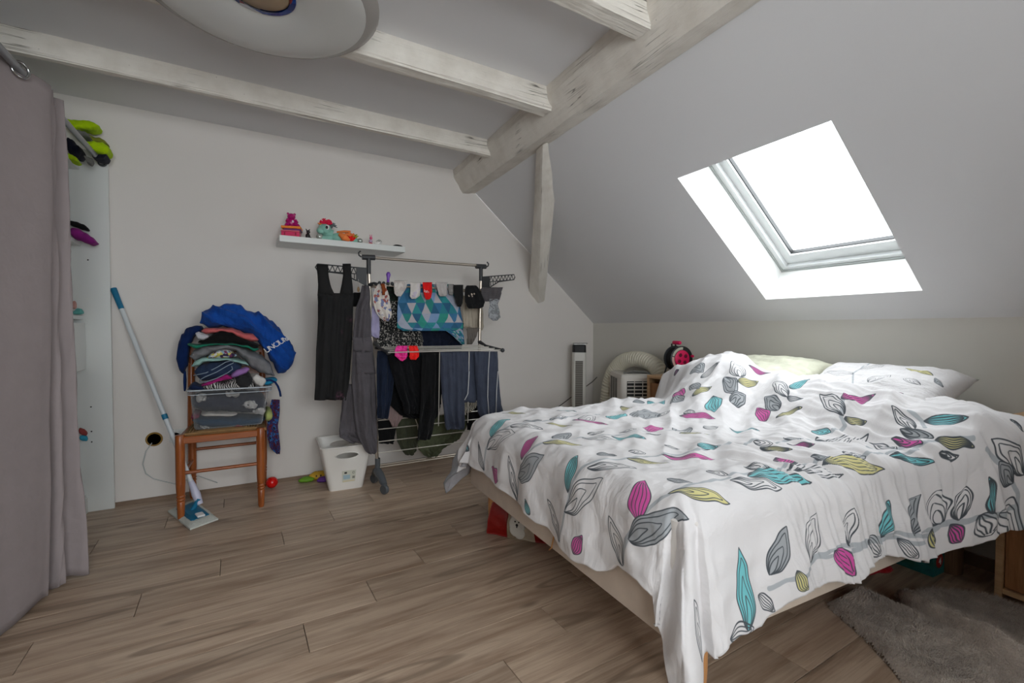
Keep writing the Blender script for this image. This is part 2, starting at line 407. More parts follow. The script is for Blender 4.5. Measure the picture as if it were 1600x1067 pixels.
def slab(name, quads, m, kind='structure'):
    mb = MB()
    for q in quads: mb.add(q, [tuple(range(len(q)))])
    o = mb.build(name, m); o['kind'] = 'structure'; return o
XR = 3.034 + 0.0
LFAR = lambda k: (WALL_Y - k * KX.y) / KY.y            # bed-frame length coordinate of the back wall at width k
LNEAR = lambda k: (FRONT_Y - k * KX.y) / KY.y
xs_ceil_far = (KX * 1.30 + KY * LFAR(1.30)).x; xs_ceil_near = (KX * 1.30 + KY * LNEAR(1.30)).x
xk_far = (KX * KNEE_K + KY * LFAR(KNEE_K)).x; xk_near = (KX * KNEE_K + KY * LNEAR(KNEE_K)).x
slab('ceiling', [[(LEFT_X - .05, FRONT_Y - .05, CEIL), (xs_ceil_near + .02, FRONT_Y - .05, CEIL), (xs_ceil_far + .02, WALL_Y + .05, CEIL), (LEFT_X - .05, WALL_Y + .05, CEIL)]], M_ceil)
slab('wall_back', [[(LEFT_X, WALL_Y, -.012), (xk_far, WALL_Y, -.012), (xk_far, WALL_Y, KNEE_Z), (xs_ceil_far, WALL_Y, CEIL), (LEFT_X, WALL_Y, CEIL)]], M_wall)
slab('wall_right', [[(xk_near, FRONT_Y, -.012), (xk_far, WALL_Y, -.012), (xk_far, WALL_Y, KNEE_Z), (xk_near, FRONT_Y, KNEE_Z)]], mat('knee_wall_paint', (0.80, 0.79, 0.76), rough=0.85, var=0.02, vscale=1.5))
slab('wall_left', [[(LEFT_X, FRONT_Y, 0), (LEFT_X, WALL_Y, 0), (LEFT_X, WALL_Y, CEIL), (LEFT_X, FRONT_Y, CEIL)]], M_wall)
wx0, wx1, wz0, wz1 = -0.70, 1.15, 0.80, 2.12
fw = lambda x0, x1, z0, z1: [(x0, FRONT_Y, z0), (x1, FRONT_Y, z0), (x1, FRONT_Y, z1), (x0, FRONT_Y, z1)]
slab('wall_front', [fw(LEFT_X, wx0, 0, CEIL), fw(wx0, wx1, 0, wz0), fw(wx0, wx1, wz1, CEIL),
     [(wx1, FRONT_Y, 0), (xk_near, FRONT_Y, 0), (xk_near, FRONT_Y, KNEE_Z), (xs_ceil_near, FRONT_Y, CEIL), (wx1, FRONT_Y, CEIL)]], M_wall)
def sq(k0, k1, l0, l1): return [slope(k0, l0 if l0 is not None else LNEAR(k0) - .06), slope(k0, l1 if l1 is not None else LFAR(k0) + .06), slope(k1, l1 if l1 is not None else LFAR(k1) + .06), slope(k1, l0 if l0 is not None else LNEAR(k1) - .06)]
o = slab('ceiling_slope', [sq(KNEE_K + .06, HK0, None, None), sq(HK1, 1.30, None, None), sq(HK0, HK1, None, HL0), sq(HK0, HK1, HL1, None)], M_slope); o.name = 'ceiling_slope'

# skirting: a thin strip in the floor's own wood
M_floor = wood('laminate_oak', (0.585, 0.49, 0.41), (0.74, 0.655, 0.57), axis=0, scale=2.2, rough=0.40, grain=0.10, objrand=True, long=11.0)
M_skirt = mat('oak_strip', (0.50, 0.42, 0.35), rough=0.5, var=0.1, stretch=(1, 10, 10), vscale=3)
mb = MB(); mb.prism([(LEFT_X, WALL_Y, 0), (LEFT_X, WALL_Y - 0.014, 0), (LEFT_X, WALL_Y - 0.014, 0.014), (LEFT_X, WALL_Y - 0.006, 0.023), (LEFT_X, WALL_Y, 0.023)], (xk_far - LEFT_X, 0, 0))
o = mb.build('baseboard_back', M_skirt); o['kind'] = 'structure'
mb = MB(); a0, a1 = B(KNEE_K, LNEAR(KNEE_K), 0), B(KNEE_K, LFAR(KNEE_K) - .02, 0)
mb.prism([a0, a0 - KX * .014, a0 - KX * .014 + Vector((0, 0, .055)), a0 + Vector((0, 0, .055))], a1 - a0)
o = mb.build('baseboard_right', M_skirt); o['kind'] = 'structure'

# floor planks, each its own object, seams recessed
mb = MB(); mb.add([(LEFT_X - .05, FRONT_Y - .05, -0.010), (xk_near + .05, FRONT_Y - .05, -0.010), (xk_far + .05, WALL_Y + .05, -0.010), (LEFT_X - .05, WALL_Y + .05, -0.010)], [(0, 1, 2, 3)])
fl = mb.build('floor', mat('underlay', (0.16, 0.13, 0.11), rough=0.9)); fl['kind'] = 'structure'
PW, PL, G = 0.1745, 1.3075, 0.0011
k0 = -17
for k in range(k0, 12):
    y0 = 1.606 + PW * k; y1 = min(y0 + PW, WALL_Y)
    if y0 < FRONT_Y: y0 = FRONT_Y
    if y1 - y0 < 0.02: continue
    e = 0.20 + 0.2615 * k
    while e > LEFT_X: e -= PL
    xr = (KX * KNEE_K + KY * LFAR(KNEE_K)).x - (WALL_Y - (y0 + y1) / 2) * math.tan(-KD) + 0.03
    while e < xr:
        x0, x1 = max(e, LEFT_X), min(e + PL, xr); e += PL
        if x1 - x0 < 0.03: continue
        m = MB(); m.box((x0 + G, y0 + G, -0.009), (x1 - G, y1 - G, 0.0), bev=0.0008)
        p = m.build('plank', M_floor, fl)

# ---- beams under the ceiling
def timber(name, a, b, prof_a, prof_b, label, nseg=60, rough=0.006, seed=0.0, parent=None):
    """prof: closed list of offset vectors (world) round the axis point a / b"""
    a = Vector(a); b = Vector(b); mb = MB(); uv = []
    sub = 4
    def ring(pr):
        out = []
        for i in range(len(pr)):
            for t in range(sub): out.append(Vector(pr[i]).lerp(Vector(pr[(i + 1) % len(pr)]), t / sub))
        return out
    ra, rb = ring(prof_a), ring(prof_b); n = len(ra); L = (b - a).length
    per = [0.0]
    for i in range(n): per.append(per[-1] + (ra[(i + 1) % n] - ra[i]).length)
    for j in range(nseg + 1):
        t = j / nseg; c = a.lerp(b, t)
        for i in range(n):
            o = ra[i].lerp(rb[i], t); p = c + o
            d = o.normalized() if o.length > 1e-6 else Vector((0, 0, 1))
            p = p + d * (nz((t * L * 2.2, i * 0.9, seed), 1, seed) * rough * 1.3 + nz((t * L * 9, i * 2.1, seed), 1, seed + 5) * rough * .6)
            mb.v.append(tuple(p)); uv.append((t * L, per[i]))
    for j in range(nseg):
        for i in range(n): mb.f.append((j * n + i, j * n + (i + 1) % n, (j + 1) * n + (i + 1) % n, (j + 1) * n + i)); mb.mi.append(0)
    mb.f += [tuple(range(n))[::-1], tuple(range(nseg * n, nseg * n + n))]; mb.mi += [0, 0]
    o = mb.build(name, M_beam, parent, smooth=True, uv=uv)
    o.modifiers['split'].split_angle = R(24)
    return o
# main purlin along the foot of the slope
L1, L0 = LFAR(1.35) + .02, LNEAR(1.35)
pk = [(1.288, 2.36), (1.293, 2.285), (1.375, 2.162), (1.488, 2.180), (1.53, 2.20), (1.50, 2.36)]
cen = (1.40, 2.26)
A = B(cen[0], L1, cen[1]); Bp = B(cen[0], L0, cen[1])
pr = [KX * (k - cen[0]) + Vector((0, 0, z - cen[1])) for k, z in pk]
pk2 = [(1.293, 2.36), (1.300, 2.285), (1.375, 2.148), (1.482, 2.170), (1.53, 2.20), (1.50, 2.36)]
pr2 = [KX * (k - cen[0]) + Vector((0, 0, z - cen[1])) for k, z in pk2]
o = timber('purlin', A, Bp, pr, pr2, '', 130, 0.005, 3.1); tag(o, 'thick whitewashed purlin running where flat ceiling meets the slope', 'beam')
for i, (y, dep, wid, lab) in enumerate([(2.84, 0.10, 0.06, 'whitewashed ceiling joist nearest the back wall'), (2.06, 0.115, 0.095, 'whitewashed ceiling joist passing behind the glass lamp bowl'), (1.315, 0.105, 0.10, 'whitewashed ceiling joist at top edge, nearest to viewer'), ]):
    xe = (KX * 1.325 + KY * (y / KY.y)).x + 0.01
    pr = [(0, 0, .02), (0, 0, -dep + .012), (0, .012, -dep), (0, wid - .012, -dep), (0, wid, -dep + .012), (0, wid, .02)]
    pr = [Vector((p[0], p[1] - wid / 2, p[2] + dep / 2)) for p in pr]
    o = timber('ceiling_joist', (LEFT_X, y + wid / 2, CEIL - dep / 2), (xe, y + wid / 2, CEIL - dep / 2), pr, pr, '', 70, 0.004, i * 7.3)
    tag(o, lab, 'beam', 'whitewashed ceiling joists')
# diagonal strut from the purlin down to the back wall
def near_slope(px, py, off):
    d = SN.dot(B(KNEE_K, 0, KNEE_Z)) + off; return hit(px, py, SN, d)
top = [near_slope(837, 236, -.035), near_slope(848, 226, -.055), near_slope(857, 222, -.010), near_slope(848, 222, .03)]
kn = [near_slope(834, 312, -.05), near_slope(846, 318, -.075), near_slope(867.5, 312, -.002), near_slope(852, 310, .05)]
wal = [Vector((2.290, 3.54, 1.373)), Vector((2.395, 3.54, 1.262)), Vector((2.470, 3.54, 1.298)), Vector((2.42, 3.54, 1.42))]
def strut():
    secs = [top, kn, wal]; out = MB(); uv = []; sub = 5; per = 4 * sub
    ts = [i / 12 for i in range(13)] + [1 + i / 16 for i in range(1, 17)]
    for t in ts:
        i = min(int(t), 1); f = t - i
        f_ = f
        q = [secs[i][k].lerp(secs[i + 1][k], f_) for k in range(4)]
        for k in range(4):
            for s_ in range(sub):
                p = q[k].lerp(q[(k + 1) % 4], s_ / sub); c = sum(q, Vector()) / 4; d = (p - c)
                if s_ == 0: p = c + d * 0.94
                p = p + d.normalized() * nz((t * 3, k * 2 + s_ * .4, 1.0)) * 0.006
                out.v.append(tuple(p)); uv.append((t * .7, (k * sub + s_) * 0.02))
    n = per
    for j in range(len(ts) - 1):
        for k in range(n): out.f.append((j * n + k, j * n + (k + 1) % n, (j + 1) * n + (k + 1) % n, (j + 1) * n + k)); out.mi.append(0)
    out.f += [tuple(range(n))[::-1], tuple(range((len(ts) - 1) * n, len(ts) * n))]; out.mi += [0, 0]
    return out.build('roof_strut', M_beam, None, smooth=True, uv=uv)
tag(strut(), 'short crooked whitewashed strut below the purlin, in front of the slope', 'beam')

# ---- roof window
win = setting('window_1')
def rect_frame(mb, k0, k1, l0, l1, wk0, wk1, wl, o0, o1):
    """frame between offsets o0..o1 outside the slope; k0 is the low side"""
    def bx(ka, kb, la, lb):
        P = [slope(ka, la, o0), slope(ka, lb, o0), slope(kb, lb, o0), slope(kb, la, o0)]
        mb.prism(P, SN * (o1 - o0))
    cs = math.cos(SLO)
    bx(k0, k0 - wk0 * cs, l0, l1); bx(k1 + wk1 * cs, k1, l0, l1)
    bx(k0 - wk0 * cs, k1 + wk1 * cs, l0, l0 + wl); bx(k0 - wk0 * cs, k1 + wk1 * cs, l1 - wl, l1)
mb = MB()
mb.add([slope(HK0, HL0), slope(HK0, HL1), slope(HK0, HL1, .24), slope(HK0, HL0, .24)], [(0, 1, 2, 3)])
mb.add([slope(HK1, HL0), slope(HK1, HL1), slope(HK1, HL1, .24), slope(HK1, HL0, .24)], [(0, 1, 2, 3)])
mb.add([slope(HK0, HL0), slope(HK1, HL0), slope(HK1, HL0, .24), slope(HK0, HL0, .24)], [(0, 1, 2, 3)])
mb.add([slope(HK0, HL1), slope(HK1, HL1), slope(HK1, HL1, .24), slope(HK0, HL1, .24)], [(0, 1, 2, 3)])
mb.build('window_lining', mat('reveal_paint', (0.83, 0.83, 0.82), rough=0.7), win)
mb = MB(); rect_frame(mb, HK0 + .02, HK1 - .02, HL0 - .02, HL1 + .02, .055, .055, .055, .235, .30); mb.build('window_frame', M_pvc, win)
mb = MB(); rect_frame(mb, HK0, HK1, HL0, HL1, .008, .008, .008, .225, .236); mb.build('window_bead', mat('grey_bead', (0.62, 0.64, 0.63), rough=.4), win)
mb = MB(); rect_frame(mb, HK0 - .022, HK1 + .022, HL0 + .03, HL1 - .03, .065, .06, .052, .262, .325); sash = mb.build('window_sash', M_pvc, win)
mb = MB(); rect_frame(mb, HK0 - .07, HK1 + .066, HL0 + .08, HL1 - .08, .007, .007, .007, .275, .30); mb.build('glazing_gasket', mat('black_rubber', (0.07, 0.07, 0.07), rough=.6), sash)
def glass_mat(name='window_glass', tint=(0.97, 0.98, 0.98, 1)):
    q = NT(name); t = q.n('ShaderNodeBsdfTransparent', {0: tint}); g = q.n('ShaderNodeBsdfGlossy', {'Roughness': 0.02})
    fr = q.n('ShaderNodeFresnel', {0: 1.45}); m = q.n('ShaderNodeMixShader', {0: fr.outputs[0], 1: t.outputs[0], 2: g.outputs[0]})
    q.t.links.new(m.outputs[0], q.t.nodes['Material Output'].inputs[0]); return q.m
M_glass = glass_mat()
mb = MB(); mb.add([slope(HK0 - .03, HL0 + .05, .29), slope(HK0 - .03, HL1 - .05, .29), slope(HK1 + .03, HL1 - .05, .29), slope(HK1 + .03, HL0 + .05, .29)], [(0, 1, 2, 3)])
mb.build('pane', glass_mat('coated_roof_glass', (.93, .95, .96, 1)), sash)
mb = MB(); a = slope(HK1 + .012, HL0 + .01, .23); b = slope(HK1 + .012, HL1 - .01, .23)
mb.cyl(slope(HK1 + .03, HL0 + .04, .235), slope(HK1 + .03, HL1 - .04, .235), .014); mb.build('control_bar', mat('aluminium', (0.75, 0.77, 0.77), rough=.3, metal=.8), sash)

# ---- unseen window behind the viewer, added to let in fill light
fill_win = setting('added_fill_window'); mb = MB(); y0, y1 = FRONT_Y - .09, FRONT_Y - .02
for a, b in (((wx0, y0, wz0), (wx1, y1, wz0 + .07)), ((wx0, y0, wz1 - .07), (wx1, y1, wz1)), ((wx0, y0, wz0 + .07), (wx0 + .07, y1, wz1 - .07)), ((wx1 - .07, y0, wz0 + .07), (wx1, y1, wz1 - .07)), (((wx0 + wx1) / 2 - .05, y0, wz0 + .07), ((wx0 + wx1) / 2 + .05, y1, wz1 - .07))): mb.box(a, b)
mb.build('window_frame', M_pvc, fill_win)
for a, b in ((wx0 + .07, (wx0 + wx1) / 2 - .05), ((wx0 + wx1) / 2 + .05, wx1 - .07)):
    mb = MB(); mb.add([(a, FRONT_Y - .055, wz0 + .07), (b, FRONT_Y - .055, wz0 + .07), (b, FRONT_Y - .055, wz1 - .07), (a, FRONT_Y - .055, wz1 - .07)], [(0, 1, 2, 3)]); mb.build('pane', M_glass, fill_win)
# ------------------------------------------------------------------ bed
M_box = fabric('box_spring_cloth', (0.78, 0.72, 0.66), weave=500, crumple=0.1, var=0.03)
M_beech = wood('beech_wood', (0.70, 0.47, 0.27), (0.83, 0.61, 0.40), axis=2, scale=4, rough=0.45, grain=0.05)
bed = thing('bed', 'double bed with beige cloth base on round wooden legs under the leaf print duvet', 'bed', B(1.83, 1.55, 0), BROT)
bk0, bk1, bl0, bl1 = 0.905, 2.72, 0.825, 2.285
def rbox(mb, k0, k1, l0, l1, z0, z1, r=0.03, n=5):
    pts = []
    for ck, cl, a0 in ((k1 - r, l1 - r, 0), (k0 + r, l1 - r, 90), (k0 + r, l0 + r, 180), (k1 - r, l0 + r, 270)):
        for i in range(n + 1):
            a = R(a0 + 90 * i / n); pts.append((ck + r * math.cos(a), cl + r * math.sin(a)))
    rings = []
    for dz, ins in ((0, .008), (.006, 0), (z1 - z0 - .012, 0), (z1 - z0, .012)):
        rings.append([B(k + (1 if k < (k0 + k1) / 2 else -1) * ins, l + (1 if l < (l0 + l1) / 2 else -1) * ins, z0 + dz) for k, l in pts])
    N = len(pts); vs = sum(rings, []); fs = [(j * N + i, j * N + (i + 1) % N, (j + 1) * N + (i + 1) % N, (j + 1) * N + i) for j in range(3) for i in range(N)]
    fs += [tuple(range(N))[::-1], tuple(range(3 * N, 4 * N))]; mb.add(vs, fs)
mb = MB(); rbox(mb, bk0, bk1, bl0, bl1, .232, .385); mb.build('box_spring', M_box, bed, smooth=True)
mb = MB(); rbox(mb, bk0 + .01, bk1, bl0 + .01, bl1 - .01, .386, .565, .05); mb.build('mattress', mat('mattress_cloth', (0.82, 0.80, 0.78), rough=.9, bump=.1), bed, smooth=True)
for k, l in ((1.00, 2.17), (1.045, .915), (2.62, .93), (2.62, 2.17), (1.83, 1.55)):
    mb = MB(); mb.lathe([(.026, 0), (.028, .004), (.033, .10), (.034, .232)] if (k, l) != (2.62, .93) else [(.044, 0), (.046, .004), (.046, .232)], B(k, l, 0), n=20)
    mb.build('leg', M_beech if l > 1 or k < 2 else wood('dark_leg_wood', (0.36, 0.26, 0.19), (0.46, 0.35, 0.26), axis=2), bed, smooth=True)
# a dangling thread and a loose strap on the base
mb = MB(); mb.tube([B(bk0 - .004, 1.44, .37), B(bk0 - .006, 1.43, .30), B(bk0 - .008, 1.445, .245), B(bk0 - .006, 1.465, .228)], .0025, 6); mb.build('cord_loop', mat('ochre_cord', (0.72, 0.52, 0.30), rough=.8), bed, smooth='all')

# ---- printed leaves: each entry is (base s, base t, tip s, tip t, width ratio, colour, style) in metres on the flat cloth
CLOTH_S0, CLOTH_S1, CLOTH_T0, CLOTH_T1 = 0.45, 2.62, 0.40, 2.66
COLS = {'t': (0.44, 0.74, 0.76), 'p': (0.80, 0.32, 0.61), 'y': (0.80, 0.77, 0.53), 'g': (0.61, 0.625, 0.635), 'w': None}
WHITE = (0.85, 0.84, 0.84); INK = (0.27, 0.29, 0.31); STEM = (0.67, 0.685, 0.70)
LEAVES = [(0.872, 1.989, 1.014, 2.026, 0.5, 't', 'f'), (0.807, 2.014, 0.935, 1.818, 0.4, 'w', 'n'), (0.689, 2.039, 0.824, 2.096, 0.22, 'w', 'f'), (0.746, 2.186, 0.784, 2.226, 0.6, 't', 'f'), (0.836, 1.652, 0.96, 1.66, 0.5, 'p', 'f'), (0.753, 1.685, 0.889, 1.516, 0.42, 'g', 'n'), (0.655, 1.698, 0.819, 1.77, 0.22, 'w', 'n'), (0.705, 1.835, 0.729, 1.953, 0.6, 'p', 'f'), (0.651, 1.548, 0.7, 1.587, 0.5, 't', 'f'), (0.806, 1.31, 0.938, 1.344, 0.42, 't', 'f'), (0.748, 1.304, 0.893, 1.16, 0.4, 'w', 'n'), (0.642, 1.322, 0.738, 1.456, 0.26, 'w', 'n'), (0.643, 1.235, 0.71, 1.2, 0.6, 'p', 'f'), (0.842, 0.977, 0.952, 1.024, 0.62, 'p', 'f'), (0.778, 1.004, 0.93, 0.84, 0.34, 'g', 'n'), (0.691, 1.019, 0.802, 1.103, 0.42, 'w', 'n'), (0.936, 1.578, 1.019, 1.429, 0.3, 'y', 'n'), (0.962, 1.911, 1.042, 1.759, 0.3, 'w', 'n'), (1.031, 1.925, 1.118, 1.896, 0.5, 'g', 'n'), (1.095, 1.833, 1.179, 1.729, 0.3, 'y', 'f'), (1.149, 1.874, 1.24, 1.878, 0.5, 'w', 'n'), (1.25, 1.833, 1.371, 1.718, 0.3, 'p', 'f'), (1.044, 2.174, 1.123, 2.066, 0.3, 'y', 'f'), (1.335, 2.111, 1.423, 2.047, 0.3, 't', 'f'), (1.0, 1.605, 1.114, 1.646, 0.5, 'g', 'n'), (1.168, 1.599, 1.253, 1.596, 0.5, 'w', 'n'), (1.112, 1.56, 1.206, 1.424, 0.3, 'w', 'n'), (1.301, 1.558, 1.363, 1.518, 0.5, 'w', 'n'), (1.226, 1.516, 1.266, 1.357, 0.3, 't', 'f'), (1.392, 1.487, 1.533, 1.54, 0.5, 'p', 'f'), (1.333, 1.429, 1.383, 1.397, 0.3, 'g', 'n'), (1.492, 1.421, 1.636, 1.484, 0.5, 'g', 'f'), (1.441, 1.794, 1.61, 1.891, 0.5, 't', 'f'), (1.577, 1.757, 1.777, 1.878, 0.6, 'g', 'n'), (1.707, 1.748, 1.777, 1.738, 0.6, 'w', 'n'), (1.274, 1.81, 1.4, 1.864, 0.5, 'w', 'n'), (1.107, 1.272, 1.169, 1.253, 0.6, 'w', 'n'), (1.013, 1.331, 1.053, 1.27, 0.6, 'g', 'f'), (0.907, 1.25, 0.996, 1.109, 0.28, 'w', 'n'), (1.065, 1.23, 1.141, 1.113, 0.3, 'y', 'n'), (1.019, 1.002, 1.044, 0.933, 0.6, 'g', 'n'), (0.951, 0.932, 1.087, 0.834, 0.3, 'y', 'n'), (1.179, 1.0, 1.198, 0.938, 0.6, 'w', 'n'), (1.204, 1.21, 1.325, 1.089, 0.3, 'p', 'n'), (1.353, 1.187, 1.421, 1.157, 0.6, 't', 'f'), (1.284, 1.28, 1.316, 1.238, 0.6, 'w', 'f'), (1.658, 1.427, 1.73, 1.41, 0.6, 'w', 'f'), (1.464, 1.378, 1.565, 1.314, 0.3, 'y', 'n'), (1.785, 1.681, 1.822, 1.499, 0.3, 'p', 'f'), (1.814, 1.681, 1.83, 1.624, 0.6, 'w', 'n'), (1.98, 1.64, 1.863, 1.538, 0.5, 't', 'f'), (2.1, 1.673, 2.005, 1.54, 0.4, 'g', 'n'), (1.925, 1.728, 2.026, 1.692, 0.35, 'y', 'f'), (2.01, 1.82, 1.97, 1.726, 0.5, 'g', 'f'), (2.062, 1.794, 2.162, 1.759, 0.35, 'w', 'f'), (2.128, 1.913, 2.095, 1.808, 0.6, 'g', 'n'), (1.978, 1.9, 1.932, 1.802, 0.6, 'p', 'f'), (2.212, 2.131, 2.22, 2.099, 0.6, 'p', 'f'), (1.944, 1.878, 1.899, 1.761, 0.5, 'g', 'f'), (1.946, 2.072, 1.897, 1.891, 0.35, 't', 'f'), (1.751, 2.081, 1.722, 1.957, 0.3, 'y', 'f'), (1.828, 2.069, 1.911, 2.061, 0.5, 'g', 'f'), (2.112, 1.595, 2.211, 1.711, 0.5, 'w', 'n'), (2.272, 1.661, 2.342, 1.582, 0.3, 'p', 'f'), (2.078, 1.584, 2.19, 1.543, 0.35, 'y', 'f'), (1.962, 1.529, 2.07, 1.526, 0.5, 'g', 'n'), (2.146, 1.352, 2.274, 1.339, 0.35, 't', 'f'), (2.03, 1.332, 2.09, 1.437, 0.45, 'g', 'n'), (2.093, 1.333, 2.181, 1.456, 0.35, 'w', 'n'), (1.989, 1.315, 2.061, 1.244, 0.35, 'y', 'f'), (1.974, 1.35, 2.019, 1.431, 0.6, 'p', 'f'), (2.093, 1.333, 2.111, 1.27, 0.4, 'w', 'f'), (2.127, 1.122, 2.239, 1.048, 0.3, 'p', 'f'), (2.069, 1.081, 2.146, 1.216, 0.35, 'w', 'n'), (2.063, 1.074, 2.097, 1.009, 0.4, 'y', 'f'), (2.114, 0.857, 2.166, 0.957, 0.35, 'w', 'n'), (2.166, 0.853, 2.195, 0.739, 0.3, 't', 'f'), (2.102, 0.899, 2.089, 0.795, 0.3, 'g', 'n'), (2.061, 0.908, 2.053, 0.811, 0.3, 'p', 'n'), (2.038, 0.969, 1.998, 0.863, 0.4, 'w', 'f'), (2.083, 0.789, 2.125, 0.695, 0.25, 'y', 'f'), (1.956, 1.141, 1.975, 1.075, 0.6, 't', 'n'), (1.856, 1.064, 2.056, 0.984, 0.25, 'w', 'n'), (1.741, 1.119, 1.794, 1.084, 0.6, 'w', 'n'), (1.709, 1.085, 1.772, 1.02, 0.3, 'p', 'f'), (1.584, 1.133, 1.611, 1.075, 0.6, 'w', 'n'), (1.568, 1.095, 1.619, 1.008, 0.25, 'y', 'f'), (1.805, 1.408, 1.829, 1.279, 0.3, 't', 'f'), (1.615, 0.942, 1.649, 0.887, 0.5, 'g', 'n'), (1.713, 0.89, 1.8, 0.865, 0.5, 'w', 'n'), (1.924, 0.851, 2.028, 0.756, 0.25, 't', 'n'), (2.054, 0.76, 2.086, 0.716, 0.35, 'w', 'n'), (1.436, 0.954, 1.536, 0.916, 0.5, 'p', 'n'), (1.609, 0.9, 1.819, 0.808, 0.28, 'y', 'f'), (1.305, 0.966, 1.347, 0.904, 0.6, 'w', 'n'), (1.418, 0.899, 1.621, 0.844, 0.25, 'w', 'n'), (1.252, 0.911, 1.456, 0.846, 0.28, 't', 'n'), (1.168, 0.905, 1.313, 0.844, 0.3, 'w', 'n'), (1.179, 0.63, 1.271, 0.74, 0.42, 'g', 'n'), (1.359, 0.633, 1.418, 0.754, 0.55, 'w', 'n'), (1.528, 0.648, 1.587, 0.738, 0.55, 'w', 'n'), (1.752, 0.616, 1.821, 0.714, 0.4, 't', 'f'), (1.87, 0.604, 1.962, 0.691, 0.48, 'g', 'n'), (2.03, 0.559, 2.022, 0.666, 0.6, 'w', 'n'), (2.067, 0.538, 2.089, 0.616, 0.55, 'w', 'n'), (2.13, 0.494, 2.146, 0.575, 0.35, 't', 'f'), (2.27, 0.495, 2.183, 0.657, 0.3, 'w', 'n'), (2.228, 0.49, 2.186, 0.58, 0.45, 'g', 'n'), (1.468, 0.65, 1.539, 0.568, 0.6, 'p', 'f'), (1.658, 0.63, 1.716, 0.575, 0.6, 'w', 'f'), (1.813, 0.593, 1.87, 0.541, 0.55, 'w', 'f'), (1.976, 0.576, 2.006, 0.517, 0.6, 'y', 'f'), (2.049, 0.541, 2.058, 0.479, 0.55, 'p', 'f'), (2.108, 0.512, 2.126, 0.431, 0.6, 'w', 'f'), (2.155, 0.469, 2.216, 0.359, 0.6, 'w', 'f'), (2.308, 0.664, 2.281, 0.62, 0.4, 'g', 'n'), (1.068, 0.525, 1.086, 0.709, 0.36, 't', 'n'), (1.274, 0.635, 1.309, 0.571, 0.6, 'y', 'f'), (1.136, 0.584, 1.183, 0.542, 0.6, 'w', 'f'), (0.99, 0.53, 1.088, 0.522, 0.5, 'w', 'f'), (0.795, 0.535, 0.826, 0.684, 0.36, 'w', 'n')]
STEMS = [[(0.689, 2.039), (0.804, 2.022), (0.872, 1.989), (0.942, 1.918), (1.031, 1.891), (1.228, 1.864), (1.557, 2.026)], [(0.655, 1.698), (0.755, 1.685), (0.84, 1.63), (0.933, 1.574), (1.124, 1.562), (1.282, 1.522), (1.39, 1.447), (1.585, 1.443)], [(0.642, 1.322), (0.749, 1.301), (0.804, 1.299), (0.899, 1.273), (0.955, 1.241), (1.073, 1.228), (1.235, 1.21), (1.331, 1.167), (1.472, 1.147)], [(0.699, 1.018), (0.765, 1.015), (0.844, 0.973), (0.947, 0.927), (1.114, 0.926), (1.187, 0.925)], [(1.2, 0.933), (1.304, 0.917), (1.606, 0.92), (1.719, 0.874), (1.932, 0.863), (2.032, 0.816)], [(1.174, 0.598), (1.396, 0.636), (1.67, 0.622), (2.023, 0.552)], [(1.366, 0.633), (1.486, 0.656), (1.657, 0.627), (1.901, 0.6), (2.037, 0.553), (2.111, 0.506), (2.221, 0.399), (2.228, 0.49), (2.184, 0.582), (2.156, 0.65)], [(2.125, 1.112), (2.062, 1.086), (2.048, 1.062), (1.975, 1.075)], [(2.122, 0.832), (2.163, 0.858), (2.18, 0.906)], [(0.771, 1.005), (0.707, 1.017)], [(1.472, 1.147), (1.585, 1.143), (1.729, 1.111), (1.865, 1.053)], [(1.958, 0.937), (2.0, 0.861), (2.076, 0.793), (2.138, 0.705)]]  #L#
